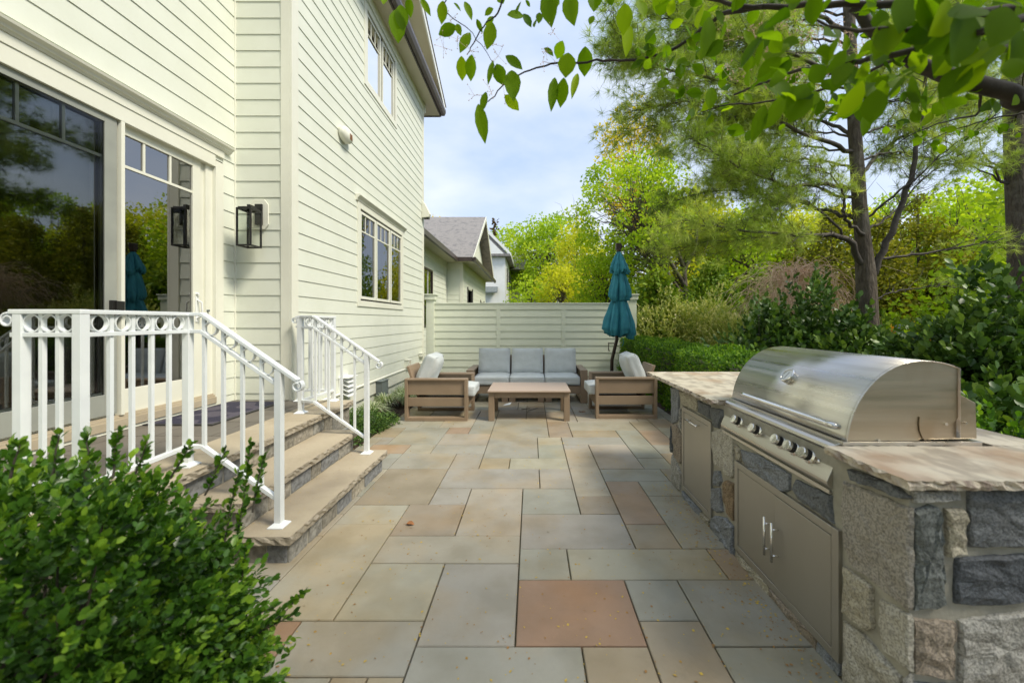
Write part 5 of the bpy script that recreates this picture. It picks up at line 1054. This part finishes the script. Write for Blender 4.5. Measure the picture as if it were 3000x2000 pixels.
# weeping tan tree
wt = thing('weeping_tree', 'bare tan weeping tree with arching tangled twigs left of the pine', 'tree', (at(2340,940,9.5).x, 9.5, 0)); g = MB(); b0 = Vector((at(2340,0,9.5).x, 9.5, -.03)); tp = at(2330,785,9.5)
limb(g, b0, tp, .07, .04, 6, .05, 7); obj('trunk', g, M['bark2'], wt, fix=False); g = MB()
for k in range(430):
    a = RNG.random()*6.28; rr = (.35+1.0*RNG.random()**.7)*(1+.25*math.sin(3*a+1)); s = tp + Vector((RNG.normal()*.28, RNG.normal()*.28, -.9*RNG.random()**1.5)); apex = s + Vector((math.cos(a)*rr*.55, math.sin(a)*rr*.5, .7*RNG.random()**2+.05)); e = s + Vector((math.cos(a)*rr*1.1+RNG.normal()*.2, math.sin(a)*rr*.9, -.2-1.5*RNG.random())); pts = []
    for q in range(8):
        f = q/7; p = s*(1-f)**2 + apex*2*f*(1-f) + e*f*f + Vector(RNG.normal(size=3))*.085*f; pts.append(p)
    g.tube(pts, [.007,.006,.0055,.005,.0045,.004,.0035,.003], 3, cap=False)
obj('twigs', g, M['twig'], wt, fix=False)
# ------------------------------------------------------------------ pine
PY = 6.6
pine = thing('pine_tree', 'large white pine with leaning dark trunk and wide needle sprays behind the grill', 'tree', (at(2545,940,PY).x, PY, 0))
g = MB(); tr = [(2556,1290,.20),(2552,1100,.19),(2545,1000,.185),(2541,900,.175),(2536,800,.17),(2528,700,.135),(2518,600,.125),(2512,500,.12),(2505,400,.115),(2498,250,.11),(2490,100,.10),(2480,-150,.09),(2470,-500,.06),(2462,-900,.03)]
g.tube([at(x,y,PY) for x,y,r in tr], [r*.82 for *_, r in tr], 14, cap=False); obj('trunk', g, M['bark'], pine, smooth=True, fix=False)
BR = [ # path of (px, py, depth), start radius, foliage amount, start fraction
 ([(2530,790,6.6),(2484,705,6.4),(2420,690,6.2),(2300,684,6.0),(2140,672,5.8),(1990,640,5.6)],.075,1.0,.45),
 ([(2550,815,6.6),(2600,710,6.5),(2655,560,6.4),(2692,400,6.3),(2715,210,6.2),(2725,60,6.1)],.085,.35,.6),
 ([(2545,700,6.6),(2478,640,6.3),(2468,560,6.2),(2400,480,6.0)],.05,.7,.4),
 ([(2522,560,6.6),(2440,545,6.3),(2300,540,6.0),(2150,480,5.8),(2020,400,5.6)],.055,1.1,.35),
 ([(2516,640,6.6),(2400,610,6.9),(2250,570,7.3),(2080,560,7.7),(1930,600,7.9)],.05,1.3,.3),
 ([(2510,450,6.6),(2380,400,6.4),(2200,330,6.2),(2010,300,6.0),(1840,330,5.9)],.055,1.2,.3),
 ([(2505,330,6.6),(2350,300,6.2),(2120,240,5.9),(1930,190,5.6),(1790,110,5.4)],.055,1.2,.3),
 ([(2500,240,6.6),(2300,150,6.2),(2080,90,5.9),(1880,40,5.7)],.05,1.2,.3),
 ([(2495,100,6.6),(2300,0,6.2),(2100,-60,5.9),(1950,-80,5.7)],.05,1.0,.3),
 ([(2516,520,6.6),(2600,430,7.2),(2750,340,7.6),(2900,280,7.9)],.05,.7,.3),
 ([(2510,300,6.6),(2640,230,7.0),(2800,180,7.3),(2960,130,7.5)],.05,.9,.25),
 ([(2500,180,6.6),(2600,90,6.3),(2750,30,6.2),(2900,-20,6.0)],.045,.9,.25),
 ([(2540,762,6.6),(2700,742,6.5),(2860,716,6.4),(3010,690,6.3)],.035,.25,.5),
 ([(2543,880,6.6),(2640,850,6.6),(2760,838,6.6),(2860,850,6.6)],.02,.15,.5),
 ([(2535,640,6.6),(2660,540,6.3),(2800,420,6.1),(2930,330,5.9)],.03,.35,.4),
 ([(2532,680,6.6),(2620,620,7.0),(2730,500,7.4),(2850,470,7.8)],.03,.35,.4),
 ([(2505,400,6.6),(2420,360,7.4),(2280,330,8.2),(2100,370,8.9),(1950,440,9.3)],.05,1.3,.3),
 ([(2500,230,6.6),(2420,210,7.4),(2250,200,8.2),(2050,160,8.8),(1850,180,9.2)],.05,1.3,.25),
 ([(2515,580,6.6),(2420,560,7.4),(2330,500,8.0),(2230,460,8.6),(2120,470,9.0)],.04,1.1,.3),
 ([(2480,700,6.4),(2380,600,6.2),(2300,590,6.1),(2200,640,6.0),(2080,700,5.9)],.03,1.0,.4),
 ([(2300,684,6.0),(2180,700,6.1),(2050,720,6.2),(1940,730,6.3)],.02,1.0,.2),
 ([(2510,350,6.6),(2560,250,5.6),(2620,160,5.0),(2700,80,4.6)],.04,1.0,.3),
]
for q in range(13):
    py = -60+45*q + 20*RNG.random(); ex = 1790+430*RNG.random(); ed = 5.6+3.6*RNG.random(); ey = py - 40 + 110*RNG.random()
    BR.append(([(2490+.05*py,py,6.6),(2330+60*RNG.random(),py-20,(6.6*2+ed)/3),((2330+ex)/2,(py+ey)/2-25,(6.6+ed*2)/3),(ex,ey,ed)],.03,1.15,.3))
for q in range(7):
    py = 20+75*q; BR.append(([(2500+.05*py,py,6.6),(2620,py-25,6.9),(2740+60*RNG.random(),py-20+50*RNG.random(),7.3),(2880+80*RNG.random(),py-30+60*RNG.random(),7.8)],.028,.9,.25))
tw = MB(); TP=[]; TD=[]; TT=[]
def tuft(p, d, t_): TP.append(tuple(p)); TD.append(tuple(d)); TT.append(t_)
for bi, (path, r0, amt, f0) in enumerate(BR):
    P = [at(*q) for q in path]; bm_ = MB(); n = 26; fine = []
    for k in range(n):
        f = k/(n-1)*(len(P)-1); i = min(int(f), len(P)-2); u = f-i; p0 = P[max(i-1,0)]; p1 = P[i]; p2 = P[i+1]; p3 = P[min(i+2,len(P)-1)]
        fine.append(.5*((2*p1) + (p2-p0)*u + (2*p0-5*p1+4*p2-p3)*u*u + (3*p1-p0-3*p2+p3)*u**3) + Vector(RNG.normal(size=3))*.012)
    bm_.tube(fine, [max(.006, r0*.72*(1-.88*k/(n-1))) for k in range(n)], 7, cap=False); br = obj('limb', bm_, M['bark2'], pine, smooth=True, fix=False)
    tot = sum((b-a).length for a, b in zip(fine, fine[1:])); ns = int(tot*15*(amt if amt > .5 else .8)); tb = RNG.normal()*.14+.52
    for s in range(ns):
        f = (.12 if amt < .5 else .2) + .8*RNG.random(); k = int(f*(n-1)); p = fine[k]; d = (fine[min(k+1,n-1)]-fine[k-1]).normalized()
        sd_ = Vector(RNG.normal(size=3)); sd_ -= d*sd_.dot(d); sd_.normalize(); sd_.z = sd_.z*.45 + .12; ln = (.35+.65*RNG.random())*(1.05-.55*f)
        e = p + (d*.75+sd_*.8).normalized()*ln; q = limb(tw, p, e, .006, .002, 5, .12, 3)
        if f > f0 and RNG.random() < min(1, amt+.25):
            m = int(2+7*RNG.random()*amt)
            for j in range(m):
                a = RNG.integers(1,5); b = q[a] if a < 5 else e; o = b + Vector(RNG.normal(size=3))*.10*(1+ln*.4); 
                if j: tw.tube([b, o], [.003,.0015], 3, cap=False)
                tuft(o, (o-b+ (e-p)*.3).normalized() if j else (e-p).normalized(), tb+RNG.normal()*.16)
    for j in range(int(14*amt)+3): k = int((.55+.45*RNG.random())*(n-1)); o = fine[k] + Vector(RNG.normal(size=3))*.12; tuft(o, (fine[n-1]-fine[0]).normalized(), tb)
TP=np.array(TP);TD=unit(np.array(TD));TT=np.array(TT); NN=34; m=len(TP); print('tufts', m)
dirs = unit(TD[:,None,:]*.75 + sph(m*NN).reshape(m,NN,3)); pos = TP[:,None,:] + dirs*.004 - TD[:,None,:]*(.05*RNG.random((m,NN,1)))
obj('twigs', tw, M['bark2'], pine, fix=False)
scatter('needles', NEED, pos.reshape(-1,3), dirs.reshape(-1,3), .155*(.7+.5*RNG.random(m*NN)), M['l_pine'], pine, width=.034, tint=np.repeat(TT,NN)+RNG.normal(size=m*NN)*.1)
# second pine trunk at the right edge
p2 = thing('pine_tree', 'tall straight grey pine trunk at the far right edge of the picture', 'tree', (at(2990,940,8).x, 8, 0)); g = MB()
g.tube([at(x,y,8) for x,y in ((3000,1150),(2994,900),(2988,700),(2978,500),(2970,280),(2965,50),(2960,-300))], [.21,.19,.182,.17,.158,.145,.12], 14, cap=False); obj('trunk', g, M['bark'], p2, smooth=True, fix=False)
g = MB(); TP=[];TD=[];TT=[]
for k in range(20):
    a = at(2972+RNG.normal()*3, 620-820*RNG.random(), 8); e = a + Vector((-1.4+2.4*RNG.random(), -1.3+2.4*RNG.random(), .1+.5*RNG.random())).normalized()*(1.0+1.5*RNG.random()); q = limb(g, a, e, .025, .006, 8, .06, 5)
    for j in range(30 if a.z > 4.5 else 6):
        b = q[RNG.integers(3,8)]; o = b + Vector(RNG.normal(size=3))*.2; g.tube([b,o],[.003,.0015],3,cap=False); tuft(o, (o-b).normalized(), .3+RNG.normal()*.15)
obj('limb', g, M['bark2'], p2, fix=False); TP=np.array(TP);TD=unit(np.array(TD));TT=np.array(TT); m=len(TP)
dirs = unit(TD[:,None,:]*.7 + sph(m*NN).reshape(m,NN,3)); scatter('needles', NEED, (TP[:,None,:]+dirs*.004).reshape(-1,3), dirs.reshape(-1,3), .11, M['l_pine'], p2, width=.034, tint=np.repeat(TT,NN))
# ------------------------------------------------------------------ boxwood in the near left corner
bush = shrub('boxwood_bush', 'big glossy boxwood bush filling the near left corner before the landing', (-1.72, 1.24, -.03), (.75, .46, 1.0), 4300, 12, .029, 'l_box', OVAL, sprig=.115, inner=.35, stems=60, lump=.07)
for (x0,y0,x1,y1,Y) in ((640,1960,885,1735,1.42),(660,1900,860,1800,1.42),(600,1880,800,1775,1.38),(690,1640,735,1300,1.6),(640,1650,700,1380,1.55),(690,1990,720,1600,1.5),(740,1500,775,1330,1.6),(330,1400,345,1265,1.3),(150,1400,175,1270,1.25),(395,1400,430,1290,1.3),(30,1400,60,1290,1.2),(500,1400,560,1300,1.4),(600,1450,660,1320,1.5),(250,1400,260,1270,1.3)):
    g = MB(); P=[];D=[]; a, b = at(x0,y0,Y), at(x1,y1,Y); limb(g, a, b, .004, .0015, 6, .03, 5)
    nl = int((b-a).length/.006)
    for k in range(nl):
        f = .15+.87*k/nl; p = a.lerp(b, f); d = (b-a).normalized(); s = Vector(RNG.normal(size=3)); s -= d*s.dot(d); P.append(p); D.append(s.normalized()*.9*(1.05-f*.5)+d*.8)
    br = obj('sprig', g, M['bark2'], bush, fix=False); scatter('sprig_leaf', OVAL, np.array(P), np.array(D), .031*(.7+.5*RNG.random(len(P))), M['l_box'], br, tint=.5+RNG.normal(size=len(P))*.2)
# ------------------------------------------------------------------ planting along the house wall
gg = 'variegated grass clumps along the skirt board'; labs = ['arching striped grass clump right of the utility box','striped grass clump in front of the utility box','striped grass clump left of the utility box','striped grass clump between the utility box and the left armchair','striped grass clump just behind the left armchair frame','striped grass clump under the outlet box','striped grass clump nearest the patio beside the armchair','striped grass clump deepest behind the left armchair','last striped grass clump before the fence post']
gsrc = None
for k, (x, y) in enumerate(((-2.42,7.5),(-2.46,6.75),(-2.45,6.05),(-2.32,7.95),(-2.45,8.4),(-2.5,8.95),(-2.22,7.0),(-2.4,9.45),(-2.45,9.95))):
    t = thing('grass_clump', labs[k], 'grass clump', (x,y,0), gg); n = 240; a = RNG.random(n)*6.28; V = []; Fc = []; tn_ = []
    for i in range(n):
        ln = .32+.18*RNG.random(); rr = .25+.9*RNG.random(); c, s = math.cos(a[i]), math.sin(a[i]); o = len(V); wd_ = .007
        for q in range(6):
            f = q/5; r_ = .04*RNG.random()*0 + .03 + ln*f*rr*.8; z = ln*(1.25*f - (.55+.5*rr)*f*f) ; w2 = wd_*(1-f**3)
            V += [(x+c*r_-s*w2, y+s*r_+c*w2, z+.01), (x+c*r_+s*w2, y+s*r_-c*w2, z+.01)]
        Fc += [(o+2*q,o+2*q+1,o+2*q+3,o+2*q+2) for q in range(5)]; tn_ += [RNG.random()]*5
    g = MB(); g.add(V, Fc); o_ = obj('blades', g, M['l_lir'], t, fix=False); at_ = o_.data.attributes.new('tint','FLOAT','FACE'); at_.data.foreach_set('value', np.array(tn_,dtype=np.float32))
for k, (x, y, rx, h_) in enumerate(((-2.4,4.9,.33,.38),(-2.35,5.35,.30,.26),(-2.2,5.7,.22,.14))):
    shrub('low_shrub', ['small-leaved dark shrub tucked behind the landing corner','small-leaved dark shrub between the steps and the grass clumps','small-leaved dark shrub touching the first grass clump'][k], (x,y,-.02), (rx,.36,h_), 620, 8, .026, 'l_laurel', DIAM, group='low dark shrubs by the landing', sprig=.07, stems=10)
# ------------------------------------------------------------------ overhanging foreground tree
ft = thing('overhanging_tree', 'near tree outside the frame whose leafy limbs hang over the top of the picture', 'tree', (3.3,1.5,0))
g = MB(); limb(g, (3.3,1.5,-.03), (3.15,1.55,2.6), .13, .10, 8, .02, 12); limb(g, (3.15,1.55,2.6), (2.9,1.7,4.6), .10, .04, 8, .03, 10); obj('trunk', g, M['bark2'], ft, smooth=True, fix=False)
def path_limb(px, r0, r1, n=24, s=8, mt='limbdark', nm='limb'):
    P = [q if isinstance(q, Vector) else at(*q) for q in px]; fine = []
    for k in range(n):
        f = k/(n-1)*(len(P)-1); i = min(int(f), len(P)-2); u = f-i; p0 = P[max(i-1,0)]; p1 = P[i]; p2 = P[i+1]; p3 = P[min(i+2,len(P)-1)]
        fine.append(.5*((2*p1) + (p2-p0)*u + (2*p0-5*p1+4*p2-p3)*u*u + (3*p1-p0-3*p2+p3)*u**3) + Vector(RNG.normal(size=3))*.003)
    g = MB(); g.tube(fine, [r0+(r1-r0)*(k/(n-1)) for k in range(n)], s, cap=False); obj(nm, g, M[mt], ft, smooth=True, fix=False); return fine
V3 = Vector
LB = [path_limb([V3((3.15,1.56,2.5)),(3060,300,1.6),(2960,268,1.55),(2830,240,1.5),(2730,205,1.5),(2640,165,1.5),(2570,100,1.5),(2500,20,1.5)],.036,.018),
 path_limb([V3((3.1,1.6,3.0)),(2950,30,1.35),(2700,12,1.35),(2450,14,1.4),(2230,22,1.45),(2100,5,1.5),(1950,-40,1.55)],.017,.005),
 path_limb([(2230,22,1.45),(2120,40,1.55),(2040,100,1.65),(1960,150,1.7),(1870,175,1.75),(1780,180,1.8),(1690,185,1.85),(1610,190,1.85),(1530,215,1.9),(1470,255,1.9),(1430,300,1.9)],.009,.0025,40,6),
 path_limb([V3((3.0,1.65,3.3)),(2980,120,1.15),(2800,130,1.15),(2600,160,1.2),(2480,190,1.3),(2300,215,1.5),(2150,280,1.7)],.014,.004),
 path_limb([(1950,-40,1.55),(1700,-60,1.65),(1500,-30,1.75),(1455,45,1.8),(1425,65,1.8),(1385,130,1.85),(1370,160,1.85)],.006,.002,24,5),
 path_limb([(1290,20,1.8),(1320,50,1.8),(1370,85,1.8),(1410,130,1.8),(1440,180,1.85),(1455,205,1.9)],.0025,.0015,14,4),
 path_limb([(1500,-30,1.75),(1400,-60,1.75),(1290,20,1.8)],.004,.0025,14,5),
 path_limb([(2860,250,1.5),(2870,330,1.7),(2790,350,1.9),(2700,380,2.2),(2600,440,2.4)],.006,.002,14,5),
 path_limb([(2640,165,1.5),(2500,230,1.8),(2300,290,2.0),(2130,310,2.1),(2060,330,2.1)],.008,.002,20,5),
 path_limb([V3((3.0,1.65,3.2)),(2990,60,.95),(2760,70,1.0),(2560,90,1.05),(2350,60,1.1)],.012,.003,20,6),
 path_limb([(3010,330,2.6),(2900,350,2.7),(2800,380,2.8),(2700,420,2.9)],.006,.002,14,5),
 path_limb([(1950,-40,1.55),(1300,-150,1.4),(1180,-60,1.35),(1150,10,1.35)],.006,.002,18,5)]
HL = [(770,60,785,262,110),(800,30,812,190,90),(850,-20,860,110,60),(925,-10,985,95,45),(1065,5,1055,150,70),(1200,10,1245,120,50),(1465,95,1575,98,65),(1150,165,1035,215,80),(1150,150,1175,220,45),(1235,205,1170,325,70),(1275,120,1310,205,35),
 (1375,140,1340,305,90),(1330,150,1395,220,70),(1180,350,1185,505,75),(1245,340,1235,508,80),(1455,350,1562,430,70),(1380,380,1345,525,40),(1400,400,1440,532,90),(1495,440,1505,620,110),(1450,595,1540,690,75),(1335,575,1305,700,50),(1285,650,1328,890,85),
 (1700,300,1755,348,40),(1815,255,1775,372,80),(1848,330,1832,482,120),(1955,290,1952,478,105),(1765,485,1742,687,70),(1822,485,1800,672,85),(1908,460,1872,606,45),(1720,-60,1740,158,120),(1765,-40,1738,100,90),(1850,-40,1882,150,112),(1580,0,1612,45,25),
 (2000,-30,2012,70,90),(2210,120,2218,348,90),(2205,20,2195,215,110),(2105,-30,2125,35,50),(2290,0,2330,100,80),(1420,-20,1440,20,60),(1130,20,1180,70,30),(700,-20,690,20,50)]
P=[];D=[];S=[];W=[];T=[];NR=[]
for bx_, by_, tx, ty, wd_ in HL:
    Y = 1.72+.25*RNG.random(); a = at(800+bx_/2.138, by_/2.138, Y); b = at(800+tx/2.138, ty/2.138, Y+.03*RNG.normal()); l = (b-a).length; P.append(a); D.append(b-a); S.append(l); W.append(max(.35,min(1.5, wd_/2.138*Y/F/l/.72))); T.append(.45+.2*RNG.normal()); NR.append((.25*RNG.normal(), -1, .2*RNG.normal()))
for fi, dens, sp, ls, jn in ((LB[0],34,.16,.085,0),(LB[1],58,.14,.085,0),(LB[3],52,.12,.085,0),(LB[8],44,.10,.075,0),(LB[9],46,.14,.10,0),(LB[7],16,.08,.07,0),(LB[10],20,.07,.075,0),(LB[2][:18],26,.07,.07,0),(LB[4][:10],14,.06,.07,0)):
    m = len(fi)
    for q in range(dens):
        k = int((.15+.85*RNG.random())*(m-1)); p = fi[k] + Vector(RNG.normal(size=3))*sp*Vector((1,1,.6)).length*.6; 
        if (p.z-H)*F/p.y > 900+260 or p.z < H: continue
        d = Vector(RNG.normal(size=3))*.6 + Vector((0,0,-.8)); s_ = ls*(.55+.45*RNG.random())
        qx = VX + p.x*F/p.y; qy = VY - (p.z-H)*F/p.y
        if qy > (330 if p.y < 1.75 else 460) or qx < 1350: continue
        for j in range(2 if RNG.random() < .55 else 1):
            P.append(p + Vector(RNG.normal(size=3))*.012); D.append(d + Vector(RNG.normal(size=3))*.5); S.append(s_); W.append(.95+.2*RNG.random()); T.append(.35+.2*RNG.normal()); v = Vector(RNG.normal(size=3)); NR.append(tuple(v+Vector((0,-.6,.3))))
# distinct big near leaves
for (x0,y0,x1,y1,w_,Y) in ((2240,306,2205,415,.6,1.3),(2297,281,2233,383,.7,1.3),(2360,245,2318,356,1.2,1.25),(2330,250,2300,330,.9,1.35),(2480,150,2410,230,.9,1.2),(2480,160,2430,300,.8,1.3),(2700,60,2690,170,1.2,1.0),(2830,20,2800,230,1.3,.9),(2950,20,2900,160,1.5,.85),(2760,130,2740,250,.9,1.1),(2900,120,2810,240,1.2,1.0),(3000,90,2950,230,1.2,.95),(2600,60,2560,200,1.1,1.05),(2650,-20,2640,120,1.3,1.0),(2080,50,2060,170,.8,1.5),(2120,120,2070,165,1,1.5),(2010,270,2060,275,1,1.9),(2085,255,2080,320,.9,1.9),(2250,60,2230,150,.9,1.4),(2180,90,2210,140,1,1.5)):
    a, b = at(x0,y0,Y), at(x1,y1,Y); P.append(a); D.append(b-a); S.append((b-a).length*(.8 if x0 > 2440 else 1)); W.append(w_*.85); T.append(.38+.12*RNG.normal()); NR.append((.2*RNG.normal(),-1,.3*RNG.normal()))
scatter('leaves', BROAD, np.array([tuple(p) for p in P]), np.array([tuple(p) for p in D]), np.array(S), M['l_fore'], ft, width=np.array(W), tint=np.array(T), nrm=np.array(NR), smooth=True)
# unseen crown over and behind the camera, added to green and shade the light
cl = [((3.4+1.6*RNG.normal()*.6, -.6+1.6*RNG.normal()*.6, 5.0+.6*RNG.normal()), .5) for _ in range(32)]; cl = [c for c in cl if c[0][2]-.7 > H+.9*max(0,c[0][1]+.6)+.6]
g = MB()
for c, r in cl: limb(g, (3.1,1.6,3.4), c, .018, .004, 7, .08, 5)
obj('upper_limbs', g, M['limbdark'], ft, fix=False)
PP, DD, TT2 = clump_leaves(cl, 330, .085); scatter('upper_leaves', BROAD, PP, DD, .085*(.7+.5*RNG.random(len(PP))), M['l_fore'], ft, tint=TT2*.8, smooth=True)
g = MB()   # small spent flower clusters
SP = [(1310,95),(1340,115),(1300,140),(1320,60),(1380,150),(1420,100),(1445,130),(1460,165),(1620,95),(1600,150),(1390,280),(1440,270),(1480,290),(1590,180)]
for (x,y) in SP:
    c = at(x,y,1.85)
    for k in range(7): e = c + Vector(RNG.normal(size=3))*.022; g.tube([c,e],[.0007,.0006],3,cap=False); g.lathe(e,[(.0005,-.003),(.003,0),(.0005,.003)],5)
for k in range(60):
    c = at(2120+420*RNG.random(), 40+230*RNG.random(), 1.9)
    for k2 in range(6): e = c + Vector(RNG.normal(size=3))*.02; g.tube([c,e],[.0007,.0006],3,cap=False); g.lathe(e,[(.0005,-.004),(.004,0),(.0005,.004)],5)
obj('flower_stalk', g, M['twig'], ft, fix=False)
# ------------------------------------------------------------------ small things on the ground
def floor_pt(x, y): dy = y-VY; return Vector(((x-VX)*H/dy, F*H/dy, .002))
p = floor_pt(1202,1537); t = thing('dry_leaf', 'single curled dry orange leaf lying on the patio slabs left of centre', 'leaf', p)
g = MB(); tv, tf = BROAD; g.add([(p.x+(v[1]-.5)*.062, p.y+v[0]*.07, .006+.10*v[2]+.012*abs(v[0])*2.2) for v in tv], tf); g2 = g; o = obj('blade', g, M['leafbrown'], t, fix=False); g = MB(); g.tube([(p.x-.03,p.y,.006),(p.x-.05,p.y+.005,.007)],[.0012,.0008],4); obj('stalk', g, M['leafbrown'], t)
p = floor_pt(1483,1187); g = MB(); g.add([(p.x-.06,p.y-.03,.003),(p.x+.07,p.y,.012),(p.x+.09,p.y+.12,.035),(p.x-.02,p.y+.08,.006)], [(0,1,2),(0,2,3)]); tag(obj('paper_scrap', g, M['paper']), 'pale scrap of paper on the slabs under the coffee table', 'paper')
g = MB(); p0 = floor_pt(1705,1207)
for k in range(16): a = RNG.random()*6.28; g.tube([p0, p0+Vector((math.cos(a)*.06, math.sin(a)*.05, .02*RNG.random()))],[.003,.0015],4)
tag(obj('dry_flower', g, M['leafbrown']), 'dark reddish dry flower head on the slabs right of the coffee table', 'dry flower')
g = MB(); 
for (x0,y0,x1,y1) in ((1528,1200,1552,1197),(1548,1204,1575,1196)): g.tube([floor_pt(x0,y0)+Vector((0,0,.006)), floor_pt(x1,y1)+Vector((0,0,.006))],[.005,.004],5)
tag(obj('dry_twig', g, M['bark2']), 'thin dark twigs lying under the coffee table', 'twig')
n = 1500; V=[];D=[]
u = RNG.random((n,2)); xs = -1.4+2.75*u[:,0]; ys = 1.5+6.0*u[:,1]**1.4
k2 = 900; xs = np.concatenate([xs, .1+RNG.normal(size=k2)*.55]); ys = np.concatenate([ys, 7.35+np.abs(RNG.normal(size=k2))*.35])
k3 = 500; xs = np.concatenate([xs, 1.26-np.abs(RNG.normal(size=k3))*.1]); ys = np.concatenate([ys, 1.5+2.2*RNG.random(k3)])
k4 = 600; J = RNG.integers(0, len(SL), k4); xe = np.array([OX+SL[j][0]*UX for j in J]); ye = np.array([OY+(SL[j][2]+(SL[j][3]-SL[j][2])*RNG.random())*UY for j in J]); xs = np.concatenate([xs, xe+RNG.normal(size=k4)*.004]); ys = np.concatenate([ys, ye])
n = len(xs); pos = np.stack([xs, ys, np.full(n,.0035)],1); dr = np.stack([RNG.normal(size=n), RNG.normal(size=n), np.zeros(n)],1)
tag(scatter('fallen_petals', DIAM, pos, dr, .006+.014*RNG.random(n)**2, M['petal'], width=1.1, nrm=np.tile([0,0,1.0],(n,1))+RNG.normal(size=(n,3))*.2), 'scattered tiny yellow-brown petals and crumbs on the slabs', 'petals', kind='stuff')
n = 420; u = RNG.random((n,2)); pos = np.stack([-2.05+.5*u[:,0], 2.5+2*u[:,1], np.full(n,.195)],1); m_ = (pos[:,0] > -1.8) & (pos[:,1] < 3.98); pos = pos[m_]; 
tag(scatter('tread_crumbs', DIAM, pos, np.stack([RNG.normal(size=len(pos)), RNG.normal(size=len(pos)), np.zeros(len(pos))],1), .003+.008*RNG.random(len(pos))**2, M['petal'], nrm=np.tile([0,0,1.0],(len(pos),1))), 'tiny brown crumbs lying on the lowest stone tread', 'crumbs', kind='stuff')
P, D, T = [], [], []
n = 12000; x = 2.35+14*RNG.random(n)**1.3; y = 3+14*RNG.random(n); pos = np.stack([x,y,np.full(n,-.02)],1); tag(scatter('ground_cover', DIAM, pos, sph(n)+np.array([0,0,1.2]), .09*(.6+.7*RNG.random(n)), M['l_ever'], tint=RNG.random(n)*.8), 'low green ground cover under the shrub border', 'ground cover', kind='stuff')
